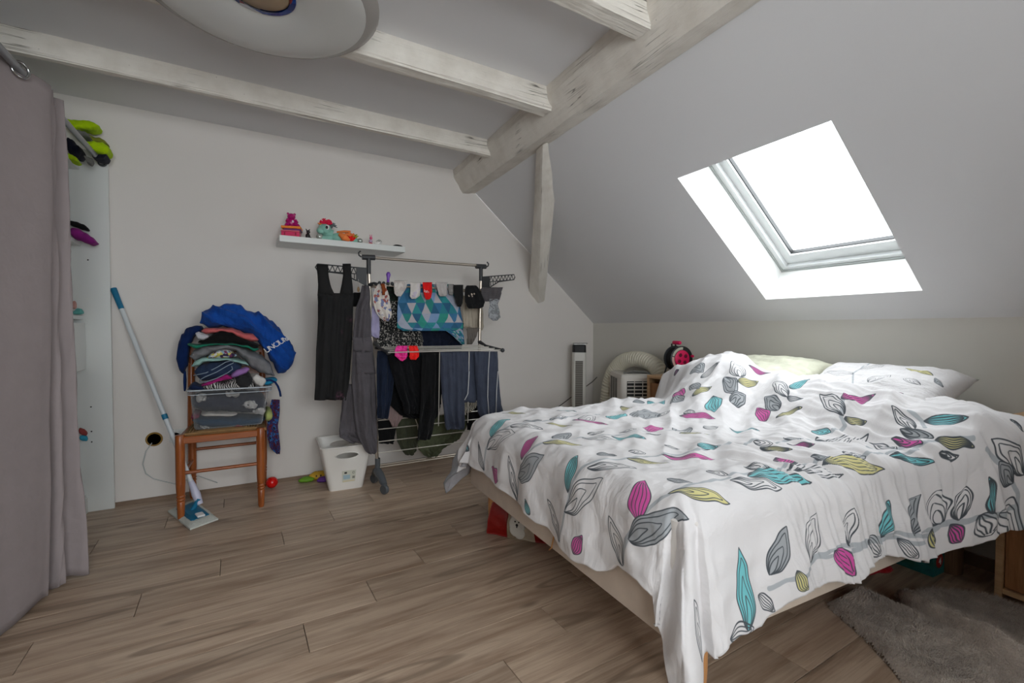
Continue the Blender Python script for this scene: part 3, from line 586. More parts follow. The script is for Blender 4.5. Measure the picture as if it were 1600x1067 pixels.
def paint_cloth(name, s0, s1, t0, t1, res, leaves, stems, patches=()):
    W, H = int((s1 - s0) * res), int((t1 - t0) * res)
    img = np.empty((H, W, 3), np.float32); img[:] = WHITE
    rs = np.random.RandomState(3)
    def box(cs, ct, rad):
        x0 = max(0, int((cs - rad - s0) * res)); x1 = min(W, int((cs + rad - s0) * res) + 1); y0 = max(0, int((ct - rad - t0) * res)); y1 = min(H, int((ct + rad - t0) * res) + 1)
        if x1 <= x0 or y1 <= y0: return None
        yy, xx = np.mgrid[y0:y1, x0:x1]; return (slice(y0, y1), slice(x0, x1)), xx / res + s0, yy / res + t0
    def blend(sl, a, c):
        a = np.clip(a, 0, 1)[..., None]; img[sl] = img[sl] * (1 - a) + np.array(c, np.float32) * a
    for (a, b, c, d, col) in patches:
        img[max(0, int((c - t0) * res)):int((d - t0) * res), max(0, int((a - s0) * res)):int((b - s0) * res)] = col
    px = 1.0 / res
    for line in stems:
        for (a, b), (c, d) in zip(line, line[1:]):
            L = math.hypot(c - a, d - b)
            if L > .8 or L < 1e-4: continue
            r = box((a + c) / 2, (b + d) / 2, L / 2 + .02)
            if r is None: continue
            sl, X, Y = r; u = np.clip(((X - a) * (c - a) + (Y - b) * (d - b)) / L ** 2, 0, 1)
            dist = np.hypot(X - a - u * (c - a), Y - b - u * (d - b)); blend(sl, (.0062 - dist) / px + .5, STEM)
    for i, (bs, bt, ts, tt, wr, col, sty) in enumerate(leaves):
        L = math.hypot(ts - bs, tt - bt)
        if L < .02 or L > .6: continue
        r = box((bs + ts) / 2, (bt + tt) / 2, L * .75 + .02)
        if r is None: continue
        sl, X, Y = r; es, et = (ts - bs) / L, (tt - bt) / L
        U = ((X - bs) * es + (Y - bt) * et) / L; Vv = (-(X - bs) * et + (Y - bt) * es) / L
        ph = rs.rand() * 6; skew = rs.uniform(-.12, .12); Vv = Vv - skew * np.sin(np.clip(U, 0, 1) * PI) * wr
        Vv = Vv + .018 * np.sin(U * 11 + ph) * (.4 + wr)
        pk = rs.uniform(.75, 1.05)
        def prof(u):
            uu = np.clip(u, 0, 1); return wr * .5 * np.sin(PI * uu ** pk) ** .8 * (1.08 - .18 * uu)
        Wd = prof(U); inside = (U > 0) & (U < 1); lw = .0017 / L; aa = px / L
        if COLS[col] is not None: blend(sl, np.where(inside, (Wd - np.abs(Vv)) / aa + .5, 0), COLS[col])
        def stroke(val, msk, w=lw): blend(sl, np.where(msk, (w - np.abs(val)) / aa + .5, 0), INK)
        slope_c = 1.0
        stroke(np.abs(Vv) - Wd, (U > -.01) & (U < 1.01), lw * 1.1)
        if sty == 'f':
            for c in (-.6, -.22, .18, .58): stroke(Vv - c * Wd, inside & (U < .93 - .06 * abs(c)), lw * .8)
        else:
            for c in (.74, .50, .26):
                u2 = U / (c + .14); stroke(np.abs(Vv + .006 * np.sin(U * 9 + ph)) - prof(u2) * c * 1.0, (u2 > 0.02) & (u2 < 1), lw * .85)
    im = bpy.data.images.new(name, W, H, alpha=False, float_buffer=False); im.colorspace_settings.name = 'sRGB'
    full = np.ones((H, W, 4), np.float32); full[..., :3] = img; im.pixels.foreach_set(full.ravel()); im.update(); im.pack()
    return im
def cloth_print(name, im):
    q = NT(name); q.p.inputs['Roughness'].default_value = 0.78; q.p.inputs['Specular IOR Level'].default_value = .3; q.p.inputs['Sheen Weight'].default_value = .15
    uv = q.n('ShaderNodeUVMap').outputs[0]; t = q.n('ShaderNodeTexImage', {0: uv}, image=im, interpolation='Linear', extension='EXTEND')
    q.set(q.p, 'Base Color', t.outputs[0])
    mp = q.n('ShaderNodeMapping', {'Vector': uv, 'Rotation': (0, 0, R(35)), 'Scale': (9, 30, 1)}).outputs[0]
    n1 = q.n('ShaderNodeTexNoise', {'Vector': mp, 'Scale': 1.0, 'Detail': 4.0, 'Distortion': 0.5})
    mk = q.n('ShaderNodeTexNoise', {'Vector': uv, 'Scale': 3.0, 'Detail': 1.0}); mm = q.n('ShaderNodeMapRange', {0: mk.outputs[0], 1: .40, 2: .62}).outputs[0]
    h = q.n('ShaderNodeMath', {0: n1.outputs[0], 1: mm}, operation='MULTIPLY').outputs[0]
    nn = q.bump(h, .8, .02)
    n2 = q.n('ShaderNodeTexNoise', {'Vector': uv, 'Scale': 26.0, 'Detail': 5.0, 'Distortion': .8}); n3 = q.bump(n2.outputs[0], .5, .012, nn)
    return q.m
im = paint_cloth('leaf_print', CLOTH_S0, CLOTH_S1, CLOTH_T0, CLOTH_T1, 950, LEAVES, STEMS, patches=[(CLOTH_S0, .80, 2.36, CLOTH_T1, (.50, .50, .51))])
M_duvet = cloth_print('leaf_print_cotton', im)
M_under = fabric('grey_duvet_reverse', (0.62, 0.61, 0.62))

# ---- duvet draped over the mattress: cloth point (s, t) -> bed frame
ZR = [(.60, .705), (.64, .709), (.71, .727), (.81, .75), (.91, .769), (1.02, .789), (1.14, .808), (1.31, .815), (1.46, .81), (1.58, .83), (1.68, .862), (1.75, .89), (1.82, .902), (1.93, .897), (2.03, .87), (2.14, .82), (2.22, .77), (2.28, .73), (2.4, .64)]
KS = [(.6, 2.0), (.9, 1.98), (1.3, 1.85), (1.6, 1.72), (1.9, 1.80), (2.08, 2.08), (2.2, 2.16), (2.3, 2.2)]
HEMF = [(.50, .30), (.60, .26), (.70, .27), (.80, .30), (.88, .355), (.95, .37), (1.05, .36), (1.13, .31), (1.3, .30), (1.6, .33), (1.9, .355), (2.2, .365), (2.4, .31), (2.6, .30)]
HEMN = [(.5, .27), (.9, .27), (1.04, .275), (1.12, .27), (1.2, .30), (1.28, .315), (1.4, .315), (1.58, .295), (1.66, .325), (1.92, .275), (2.12, .28), (2.35, .255), (2.6, .23)]
def duvet(s, t):
    fl = smoothstep(1.85, 2.42, s)
    Ka, La, Lb = .985, .915 - .235 * fl, 2.185
    ck, cl = max(s, Ka), min(max(t, La), Lb)
    dk, dl = s - ck, t - cl; d = math.hypot(dk, dl); r = .10
    # top surface
    z = .612 + .018 * nz((s * 3, t * 3, 0), 1, 2.0) + .008 * nz((s * 8, t * 7, 0), 1, 5.0)
    l = cl
    zr = interpS(l, ZR); ks = interpS(l, KS)
    up = smoothstep(ks, 2.26, ck) ** 1.15
    z += (zr - .612) * up
    # creases running out of the heap
    cr = smoothstep(1.5, 2.0, ck) * (1 - smoothstep(2.15, 2.4, ck)) 
    z += .020 * cr * nz((s * 2.5 + t * 5, t * 10 - s * 4, 1.0)) + .020 * cr * math.exp(-((l - 1.52 - (ck - 2.1) * .5) / .05) ** 2) * -1
    z += .010 * smoothstep(1.0, 1.3, ck) * nz(((s + t) * 2.2, (t - s) * 11, 4.0))
    z -= smoothstep(2.36, 2.56, s) * .10
    # long narrow pulls fanning towards the near edge and the hem
    mk = smoothstep(1.45, 1.0, t) if False else (1 - smoothstep(1.0, 1.5, t)) * smoothstep(1.15, 1.5, s) * (1 - .5 * smoothstep(2.3, 2.45, s))
    cx = (s - 1.55) * (1 + .35 * (1.3 - t)) + .22 * (t - .9)
    rg = 1 - abs(nz((cx * 13, t * 1.5, 11.0))) * 2.6; rg2 = 1 - abs(nz((cx * 27 + 3, t * 2.2, 21.0))) * 2.6
    wv = mk * (.014 * max(rg, -.6) + .008 * max(rg2, -.6)); z += wv * (1 - smoothstep(.0, .15, d) * .8)
    mk2 = smoothstep(1.0, 1.25, s) * (1 - smoothstep(1.9, 2.1, s)) * smoothstep(.95, 1.2, t)
    q_ = s * .75 + t * .66; q2 = -s * .66 + t * .75
    z += mk2 * (.011 * (1 - abs(nz((q_ * 2.2, q2 * 9, 31.0))) * 2.4))
    # deep folds in the heap at the head
    mk3 = smoothstep(1.75, 2.1, s)
    z += mk3 * (.013 * (1 - abs(nz((s * 2.6 + t * 1.2, t * 4.4 - s * 2.4, 41.0))) * 3.0) + .007 * (1 - abs(nz((s * 7 + t * 3, t * 9 - s * 5, 43.0))) * 2.6)) - .004 * mk3
    k, lo = ck, cl
    if d > 1e-9:
        nk, nl = dk / d, dl / d
        q = r * PI / 2
        if d < q: out, dn = r * math.sin(d / r), r * (1 - math.cos(d / r))
        else:
            e = d - q; fla = .10 + .22 * max(0, -nk) * max(0, -nl) + (.30 if nl > 0 and nk < -.1 else 0) + (.10 * max(0, -nl) * (1 - fl))
            out = r + e * fla; dn = r + e * math.sqrt(max(.1, 1 - fla * fla))
        along = (t if abs(nk) > abs(nl) else s); ang = math.atan2(nl, nk)
        w = smoothstep(0, .30, d)
        out += w * (.011 * math.sin(along * 21 + 1.5 * nz((s * 3, t * 3, 2))) + .016 * nz((s * 6, t * 6, 3.0), 1, 3.3) + .008 * nz((s * 17, t * 17, 3.0)))
        if nl < -.5: out += wv * smoothstep(0, .12, d) * .8
        if abs(nk) > .3 and abs(nl) > .3: out += .03 * w * math.sin(ang * 8 + 1.0)
        k += nk * out; lo += nl * out; z -= dn
        if nl < 0: z += 0
    else:
        dn = 0
    z += .007 * nz((s * 14, t * 14, 7.0)) + .004 * nz((s * 30, t * 26, 8.0))
    return k, lo, max(z, .03)
NS, NTT = 400, 360
mb = MB(); uv = []
for i in range(NS + 1):
    a = i / NS
    for j in range(NTT + 1):
        b = j / NTT
        s_ = .50 + a * 1.95
        tmin = .915 - .157 - (.512 - interp(s_, HEMN)) * 1.0 - .235 * smoothstep(1.85, 2.42, s_)
        tmax = 2.57
        t_ = tmin + b * (tmax - tmin)
        smin = .985 - .157 - (.512 - interp(t_, HEMF))
        s_ = smin + a * (2.47 + .03 * nz((t_ * 3, 0, 0)) - smin)
        tmin = .915 - .157 - (.512 - interp(s_, HEMN)) - .235 * smoothstep(1.85, 2.42, s_)
        t_ = tmin + b * (tmax - tmin)
        k, l, z = duvet(s_, t_)
        mb.v.append(tuple(B(k, l, z))); uv.append(((s_ - CLOTH_S0) / (CLOTH_S1 - CLOTH_S0), (t_ - CLOTH_T0) / (CLOTH_T1 - CLOTH_T0)))
NJ = NTT + 1
for i in range(NS):
    for j in range(NTT): mb.f.append((i * NJ + j, (i + 1) * NJ + j, (i + 1) * NJ + j + 1, i * NJ + j + 1)); mb.mi.append(0)
dv = mb.build('duvet', [M_duvet, M_under], None, smooth='all', uv=uv, mods=[('SOLIDIFY', dict(thickness=.012, offset=-1.0, use_even_offset=False, material_offset=1, material_offset_rim=0))])
tag(dv, 'rumpled white duvet printed with pink, teal, yellow and grey leaves, spread over the bed', 'duvet')

# ---- pillows
def pillow(name, label, k, l, z, sk, sl, th, tilt, m, yaw=0.0, seed=0.0):
    root = thing(name, label, 'pillow', B(k, l, z), BROT + yaw)
    M = world_of(root) @ Matrix.Rotation(tilt, 4, 'Y'); mb = MB(); uv = []; n = 44
    for side in (1, -1):
        for i in range(n + 1):
            for j in range(n + 1):
                u, v = 2 * i / n - 1, 2 * j / n - 1
                pin = .10 * (1 - abs(u) ** 2) * abs(v) ** 3, .10 * (1 - abs(v) ** 2) * abs(u) ** 3
                x = u * sk / 2 * (1 - pin[1] * 1.0); y = v * sl / 2 * (1 - pin[0] * 1.0)
                h = (max(0, 1 - u ** 4) * max(0, 1 - v ** 4)) ** .62 * th / 2
                h *= 1 + .16 * nz((u * 2, v * 2, seed)) ; h += .009 * nz((u * 6, v * 6, seed + 4)) * min(1, h * 20)
                h += .006 * math.sin((u + v) * 9 + seed) * (abs(u * v)) * min(1, h * 30)
                mb.v.append(tuple(M @ Vector((x, y, side * h)))); uv.append(((v + 1) / 2, (u + 1) / 2))
    N = n + 1
    for sd in (0, 1):
        o = sd * N * N
        for i in range(n):
            for j in range(n):
                f = (o + i * N + j, o + (i + 1) * N + j, o + (i + 1) * N + j + 1, o + i * N + j + 1); mb.f.append(f if sd == 0 else f[::-1]); mb.mi.append(0)
    mb.build('pillowcase', m, root, smooth='all', uv=uv, mods=[('WELD', dict(merge_threshold=.0005))])
    return root
PL_LEAVES = [(.15, .62, .34, .70, .35, 'y', 'n'), (.62, .60, .50, .80, .35, 'w', 'f'), (.60, .42, .86, .50, .4, 'w', 'f'), (.44, .25, .37, .48, .4, 'w', 'n'), (.16, .38, .28, .44, .5, 'w', 'n'), (.05, .50, .12, .58, .5, 'g', 'n'), (.82, .2, .95, .3, .4, 't', 'f'), (.2, .15, .3, .1, .4, 'p', 'f'), (.75, .85, .9, .9, .3, 'g', 'n')]
imp = paint_cloth('pillow_print', 0, 1, 0, 1, 700, [tuple([a, b, c, d, e, f, g]) for a, b, c, d, e, f, g in PL_LEAVES], [[(.60, .42), (.62, .60), (.63, 1.0)], [(.60, .42), (.5, .1)]])
M_pil = cloth_print('pillow_print_cotton', imp)
pillow('pillow', 'leaf print pillow at the window side of the bed, leaning on the wall', 2.505, 1.178, .765, .48, .60, .18, R(-17), M_pil, R(3), 1.0)
pillow('pillow', 'plain off-white pillow half hidden behind the heap of duvet', 2.57, 1.755, .785, .36, .60, .16, R(-24), fabric('cream_pillow', (0.84, 0.84, 0.76), crumple=.3), R(-2), 5.0)
pillow('pillow', 'plain white pillow lying flat under the leaf print pillow', 2.56, 1.13, .645, .36, .60, .12, R(-4), fabric('white_pillow', (0.85, 0.83, 0.81), crumple=.3), R(-3), 8.0)

# ---- bedside cabinets, flush with the wall
M_oakf = wood('cabinet_edge_oak', (0.70, 0.55, 0.40), (0.80, 0.66, 0.50), axis=1, scale=3, rough=.5, grain=.06)
M_oakp = wood('cabinet_panel_oak', (0.52, 0.34, 0.20), (0.68, 0.48, 0.31), axis=2, scale=3.2, rough=.5, grain=.12)
def cabinet(label, k0, k1, l0, l1, h, open_top=True):
    root = thing('bedside_cabinet', label, 'cabinet', B((k0 + k1) / 2, (l0 + l1) / 2, 0), BROT, 'oak bedside cabinets')
    M = Matrix.Rotation(BROT, 4, 'Z'); t = .022
    def pc(nm, a, b, m, par=root): q = MB(); q.box(a, b, M, bev=.0015); return q.build(nm, m, par)
    pc('top', (k0, l0, h - t), (k1, l1, h), M_oakf); pc('side_panel', (k0, l0, 0), (k1, l0 + t, h - t), M_oakf); pc('side_panel', (k0, l1 - t, 0), (k1, l1, h - t), M_oakf)
    pc('bottom', (k0 + .003, l0 + t, .02), (k1, l1 - t, .04), M_oakf); pc('back_panel', (k1 - .008, l0 + t, .04), (k1 - .001, l1 - t, h - t), M_oakp)
    d = pc('door', (k0 + .012, l0 + t + .003, .045), (k0 + .03, l1 - t - .003, h - t - .035), M_oakp)
    q = MB(); q.lathe([(.006, 0), (.006, .012), (.013, .018), (.012, .026), (0, .028)], B(k0 + .012, l0 + t + .03 + .0, h * .62), tuple(-KX), n=14); q.build('knob', mat('dark_knob', (0.12, 0.10, 0.09), rough=.4), d, smooth='all')
    return root
cabinet('oak bedside cabinet left of the bed, carrying the cable reel', 2.44, 2.76, 2.302, 2.612, .715)
cabinet('oak bedside cabinet at the right frame edge beside the rug', 2.525, 2.76, .40, .757, .715)
# ------------------------------------------------------------------ drying rack
M_steel = mat('stainless_tube', (0.74, 0.70, 0.65), rough=.28, metal=.85)
M_wire = mat('coated_wire', (0.78, 0.76, 0.72), rough=.35, metal=.5)
M_grey = mat('grey_plastic', (0.30, 0.315, 0.33), rough=.5)
M_dgrey = mat('dark_grey_plastic', (0.20, 0.205, 0.215), rough=.5)
RY = 3.05
rack = thing('drying_rack', 'tall steel and grey plastic drying rack on castors, hung full of laundry', 'drying rack', (1.16, RY, 0))
def part(nm, mb, m, par=rack, smooth=True): return mb.build(nm, m, par, smooth=smooth)
def posts(xb, xt, side):
    mb = MB(); mb.cyl((xb, RY, .10), (xt, RY, 1.44), .011, n=14); part('post', mb, M_steel)
    mb = MB(); mb.cyl((xt, RY, 1.40), (xt, RY, 1.50), .014, n=14); mb.cyl((xt - .04, RY, 1.505), (xt + .04, RY, 1.508), .017, n=14)
    h = xt - .055 * side if side > 0 else xt + .055
    mb.tube([(xt - .045 * side, RY, 1.505), (xt - .06 * side, RY - .0, 1.515), (xt - .063 * side, RY, 1.53), (xt - .05 * side, RY, 1.543)], .005, 6); part('end_connector', mb, M_dgrey)
    # foot
    mb = MB()
    for sg in (-1, 1):
        P = [(xb, RY, .115), (xb + .004, RY + sg * .05, .10), (xb + .008, RY + sg * .10, .072), (xb + .01, RY + sg * .125, .06)]
        mb.tube(P, [.027, .026, .023, .018], 10)
    mb.cyl((xb, RY, .07), (xb, RY, .20), .017, n=12); ft = part('foot', mb, M_grey)
    for sg in (-1, 1):
        mb = MB(); cx, cy = xb + .01, RY + sg * .125
        mb.lathe([(.004, -.013), (.028, -.012), (.030, -.006), (.030, .006), (.028, .012), (.004, .013)], (cx, cy, .0302), (math.cos(.5), math.sin(.5), 0), n=20)
        mb.cyl((cx, cy, .03), (cx, cy, .065), .007); part('castor', mb, M_grey, ft)
posts(.800, .748, 1); posts(1.527, 1.556, -1)
mb = MB(); mb.cyl((.73, RY, 1.506), (1.585, RY, 1.512), .0095, n=14); part('top_rail', mb, M_steel)
for y, z, x0, x1 in ((2.985, 1.325, .76, 1.66), (3.115, 1.325, .76, 1.57)):
    mb = MB(); mb.cyl((x0, y, z), (x1, y, z), .006, n=10); part('upper_rail', mb, M_steel)
mb = MB(); mb.tube([(1.54, RY, 1.33), (1.60, 3.0, 1.335), (1.665, 2.985, 1.33)], [.012, .009, .011], 8); part('rail_bracket', mb, M_dgrey)
mb = MB(); mb.tube([(.755, RY, 1.33), (.77, 3.0, 1.335), (.785, 2.95, 1.325)], [.014, .012, .010], 8)
for i in range(5): mb.ball((.80 + .027 * i, 2.985, 1.338), (.012, .012, .014), nu=10, nv=6)
part('clip_row', mb, M_dgrey)
def wing(a, b, up=.0, hp=.115, he=.04):
    """lattice arm folded out from the post, a = at the post, b = tip"""
    a = Vector(a); b = Vector(b); d = b - a; L = d.length; e = d.normalized(); Z = Vector((0, 0, 1)); mb = MB(); th = e.cross(Z).normalized() * .005
    def bar(p, q, r=.0035): mb.tube([p, q], r, 6)
    top = [a, b]; bot = [a - Z * hp, a + e * L * .22 - Z * hp * .72, a + e * L * .5 - Z * he * 1.15, b - Z * he]
    mb.prism([a - th, a + e * L * .22 - th, bot[1] - th, bot[0] - th], th * 2)
    mb.tube([a, b, b + e * .012 - Z * he * .5, b - Z * he, bot[2], bot[1]], .0042, 6)
    n = 7; mid0 = a + e * L * .22 - Z * he; mb.tube([mid0, b - Z * he], .0035, 6)
    for i in range(n):
        x0 = .22 + .76 * i / n; x1 = .22 + .76 * (i + .5) / n; x2 = .22 + .76 * (i + 1) / n
        bar(a + e * L * x0 - Z * he, a + e * L * x1, .0028); bar(a + e * L * x1, a + e * L * x2 - Z * he, .0028)
    for i in range(4):
        x0 = .26 + .07 * i; bar(a + e * L * x0 - Z * he, a + e * L * x0 - Z * (he + (hp * .62 - he) * (1 - i / 4.2)), .0028)
    part('side_arm', mb, M_dgrey)
wing((.735, RY, 1.435), (.44, RY - .01, 1.44)); wing((1.565, RY, 1.43), tuple(at_y(803, 429, 3.16)))
M_b = M_dgrey
for xa, xb, y1 in ((.785, .795, 2.78), (1.545, 1.57, 2.754)):
    mb = MB(); mb.tube([(xa, RY, .955), (xa, 2.95, .93), (xb, y1, .905)], [.014, .009, .010], 8); mb.ball((xb, y1 - .003, .905), .015, nu=10, nv=6); part('shelf_arm', mb, M_b)
for y, z in ((2.765, .907), (2.83, .915), (2.90, .923), (2.97, .93)):
    mb = MB(); mb.cyl((.79, y, z), (1.57, y, z), .0035, n=8); part('shelf_rail', mb, M_wire)
mb = MB(); 
for z in (.452, .394, .313, .239): mb.cyl((.80, 3.03, z), (1.53, 3.02, z + .0), .0035, n=8)
mb2 = MB(); mb2.tube([(1.02, 3.03, .45), (1.05, 3.03, .44), (1.065, 3.03, .40), (1.07, 3.03, .36)], .0035, 6)
for z in (.452, .394, .313, .239):
    m_ = MB(); m_.cyl((.80, 3.03, z), (1.53, 3.02, z), .0035, n=8); part('lower_rail', m_, M_wire)
part('rail_end', mb2, M_wire)
for y in (3.03, 3.075):
    m_ = MB(); m_.cyl((.81, y, .145), (1.53, y, .145), .0055, n=8); part('base_rail', m_, M_steel)
for px in (687, 733):
    m_ = MB(); p = at_y(px, 600, 2.80); m_.cyl((p.x, 2.80, .90), (p.x, 2.82, .42), .0032, n=8); part('hinge_wire', m_, M_wire)

# ------------------------------------------------------------------ laundry on the rack
F = fabric
def lace():
    q = NT('black_floral_lace'); q.p.inputs['Roughness'].default_value = .85
    co = q.n('ShaderNodeTexCoord').outputs['Object']
    n1 = q.n('ShaderNodeTexNoise', {'Vector': q.n('ShaderNodeMapping', {'Vector': co, 'Scale': (1, 1, .55)}).outputs[0], 'Scale': 22.0, 'Detail': 3.0})
    col = q.ramp(n1.outputs[0], [(.58, (.012, .010, .012)), (.76, (.075, .065, .075))])
    v = q.n('ShaderNodeTexVoronoi', {'Vector': co, 'Scale': 7.0}); n2 = q.n('ShaderNodeTexNoise', {'Vector': co, 'Scale': 70.0})
    f = q.n('ShaderNodeMath', {0: q.n('ShaderNodeMapRange', {0: v.outputs[0], 1: .10, 2: .26, 3: 1.0, 4: 0.0}).outputs[0], 1: q.n('ShaderNodeMapRange', {0: n2.outputs[0], 1: .42, 2: .58}).outputs[0]}, operation='MULTIPLY')
    q.set(q.p, 'Base Color', q.mix(q.n('ShaderNodeMath', {0: f.outputs[0], 1: .45}, operation='MULTIPLY').outputs[0], col, lin((.42, .24, .33))))
    q.bump(n1.outputs[0], .3, .01); return q.m
M_lace = lace()
def cloth(nm, lab, cat, rows, Y, m, grp=None, **k): return tag(drape(nm, rows, Y, m, None, **k), lab, cat, grp)
o = cloth('lace_dress', 'sleeveless black dress with faint floral lace hanging from the left arm of the rack', 'dress',
      [(458, 496, 552), (472, 497, 552), (500, 497, 551), (545, 494, 549), (590, 493, 546), (622, 491, 541), (625, 491, 540)], 2.975, M_lace, fold=.010, nf=2.5, seed=2)
for a in ([(413, 494, 513), (430, 496, 513), (448, 497, 517), (462, 496, 524)], [(412, 535, 548), (430, 536, 549), (448, 533, 551), (462, 530, 552)]):
    s_ = drape('strap', a, 2.975, M_lace, None, fold=.004, nf=1, nu=8, nv=10, thick=.03); s_.parent = o
M_cargo = F('grey_cargo_cotton', (.32, .305, .32)); M_cargo2 = F('grey_cargo_copy', (.32, .305, .32))  # second material repeats the same grey and is not used
o = cloth('cargo_trousers', 'long grey cargo trousers hanging at the left post of the rack', 'trousers',
      [(446, 565, 577), (465, 562, 578), (480, 556, 579), (525, 551, 580), (545, 551, 583), (590, 549, 586), (620, 551, 588), (650, 553, 589), (680, 558, 589), (704, 570, 588), (709, 576, 585)], 2.945, M_cargo, fold=.012, nf=1.3, seed=1, thick=.03)
for nm, a in (('pocket_flap', [(527, 550, 580), (549, 553, 581)]), ('pocket', [(550, 556, 582), (584, 557, 587)])):
    s_ = drape(nm, a, 2.922, M_cargo, None, fold=.004, nf=1, nu=8, nv=8, thick=.012); s_.parent = o
s_ = drape('trouser_leg', [(600, 536, 562), (640, 533, 562), (672, 529, 562), (682, 530, 575), (692, 548, 572)], 2.985, M_cargo, None, fold=.012, nf=1.5, seed=4, thick=.03); s_.parent = o
cloth('dark_camisole', 'small black top hanging between the lace dress and the cargo trousers', 'top', [(457, 552, 566), (479, 549, 566)], 3.02, F('black_jersey', (.045, .045, .05)), nu=10, nv=8)
# upper rail, from the left
cloth('camouflage_vest', 'dark green patterned vest behind the floral underwear', 'vest', [(446, 600, 622), (470, 604, 622), (492, 606, 621)], 3.10, spotted('dark_green_pattern', [(.07, .07, .07), (.10, .17, .12), (.06, .08, .07), (.14, .18, .11)], 30, 'NOISE'), nu=12, nv=12)
cloth('speckled_blouse', 'black blouse with white speckles hanging behind the teal pillowcase', 'blouse',
      [(470, 588, 640), (500, 592, 655), (520, 590, 658), (540, 586, 660), (546, 584, 661)], 3.085, spotted('black_white_speckle', [(.07, .07, .07), (.07, .07, .07), (.62, .60, .57)], 95, 'NOISE'), nf=3)
cloth('floral_underwear', 'crumpled white underwear with small flowers, hanging at the left end of the upper rail', 'underwear',
      [(444, 590, 601), (455, 583, 606), (470, 582, 609), (485, 585, 612), (495, 592, 611), (502, 600, 606)], 2.93, spotted('white_tiny_flowers', [(.80, .77, .74), (.80, .77, .74), (.82, .80, .77), (.62, .35, .33), (.80, .77, .74), (.78, .75, .72), (.45, .48, .62)], 60), fold=.014, nf=3, nu=16, nv=16)
cloth('hair_bow', 'orange brown scrunched hair tie on the upper rail', 'hair tie', [(443, 594, 600), (452, 596, 603), (461, 597, 601)], 2.90, F('rust_fabric', (.52, .26, .13)), nu=8, nv=8)
cloth('lilac_sock', 'long lilac sock hanging beside the left post', 'sock', [(478, 581, 593), (500, 580, 592), (515, 578, 593), (524, 579, 592), (528, 585, 592)], 2.96, F('lilac_cotton', (.62, .60, .72)), 'socks and small items on the rack', nu=10, nv=12)
def geo_mat():
    rs = np.random.RandomState(11); Wd = 480; nx, ny = 7, 6
    yy, xx = np.mgrid[0:Wd, 0:Wd] / Wd
    a = xx * nx + yy * ny * .5; b = xx * nx - yy * ny * .5; ia = np.floor(a).astype(int); ib = np.floor(b).astype(int)
    fa, fb = a - ia, b - ib; half = ((yy * ny) % 1.0 > 0.5).astype(int)
    row = np.floor(yy * ny * 1.0).astype(int)
    key = (ia * 7 + ib * 13 + row * 31 + 400) % 97
    pal = np.array([(.16, .36, .50), (.13, .45, .50), (.15, .52, .47), (.12, .33, .46), (.66, .64, .66), (.45, .56, .70), (.13, .47, .45), (.18, .40, .55), (.60, .62, .68), (.14, .50, .52)])
    tab = pal[rs.randint(0, len(pal), 97)]
    im = bpy.data.images.new('triangle_print', Wd, Wd); full = np.ones((Wd, Wd, 4), np.float32); full[..., :3] = tab[key]
    im.pixels.foreach_set(full.ravel()); im.update(); im.pack()
    q = NT('teal_triangle_print'); q.p.inputs['Roughness'].default_value = .85
    uv = q.n('ShaderNodeUVMap').outputs[0]; q.set(q.p, 'Base Color', q.n('ShaderNodeTexImage', {0: uv}, image=im).outputs[0])
    n2 = q.n('ShaderNodeTexNoise', {'Vector': uv, 'Scale': 5.0, 'Detail': 4.0}); q.bump(n2.outputs[0], .4, .03); return q.m
o = cloth('patterned_pillowcase', 'teal, blue and grey triangle print pillowcase pegged across the upper rail', 'pillowcase',
      [(444, 636, 706), (460, 622, 710), (480, 620, 718), (500, 620, 722), (512, 620, 723), (517, 629, 723)], 3.015, geo_mat(), fold=.008, nf=2, seed=6, nu=34)
s_ = drape('hanging_corner', [(512, 690, 723), (525, 707, 724), (538, 720, 725)], 3.02, o.data.materials[0], None, nu=10, nv=8); s_.parent = o
cloth('navy_shirt', 'dark navy shirt behind the teal pillowcase', 'shirt', [(505, 655, 724), (530, 660, 722), (546, 660, 720)], 3.085, F('navy_cotton', (.06, .085, .15)), nf=3)
cloth('beige_towel', 'beige cloth hanging below the black socks', 'cloth', [(462, 720, 752), (485, 722, 754), (510, 723, 755), (516, 735, 753)], 3.10, F('beige_linen', (.66, .62, .56)), nf=2)
cloth('olive_sock', 'olive grey striped sock hanging low behind the beige cloth', 'sock', [(512, 729, 749), (525, 729, 744), (538, 729, 737)], 3.03, striped('olive_grey_stripes', (.40, .38, .35), (.33, .30, .28), 30), 'socks and small items on the rack', nu=10, nv=10)
M_wsock = spotted('white_sock_print', [(.76, .73, .71), (.78, .76, .74), (.70, .66, .64)], 35, 'NOISE', smooth=True)
SG = 'socks and small items on the rack'
def sock(lab, rows, m, Y=2.965, **k): return cloth('sock', lab, 'sock', rows, Y, m, SG, nu=12, nv=12, thick=.016, fold=.006, nf=1.3, **k)
o = sock('white patterned ankle sock, leftmost of the socks over the upper rail', [(438, 616, 637), (450, 615, 635), (458, 616, 630), (463, 620, 627)], M_wsock)
sock('white sock with a lilac top next to the red sock', [(441, 641, 658), (452, 641, 657), (462, 640, 656), (467, 643, 650)], spotted('white_lilac', [(.70, .66, .75), (.78, .76, .74), (.76, .74, .72)], 25, 'NOISE', smooth=True))
o = sock('bright red sock with small white lettering', [(441, 660, 675), (455, 661, 675), (464, 663, 674), (468, 666, 671)], F('red_sock', (.82, .10, .10)), Y=2.955)
text_mesh('lola', .026, Matrix.Translation(at_y(662, 456, 2.944)) @ Matrix.Rotation(R(90), 4, 'X') @ Matrix.Rotation(R(-12), 4, 'Z'), mat('white_print', (.85, .85, .85)), o)
sock('plain light grey sock right of the red sock', [(441, 680, 699), (452, 683, 699), (460, 685, 699), (463, 688, 697)], F('light_grey_sock', (.68, .66, .65)))
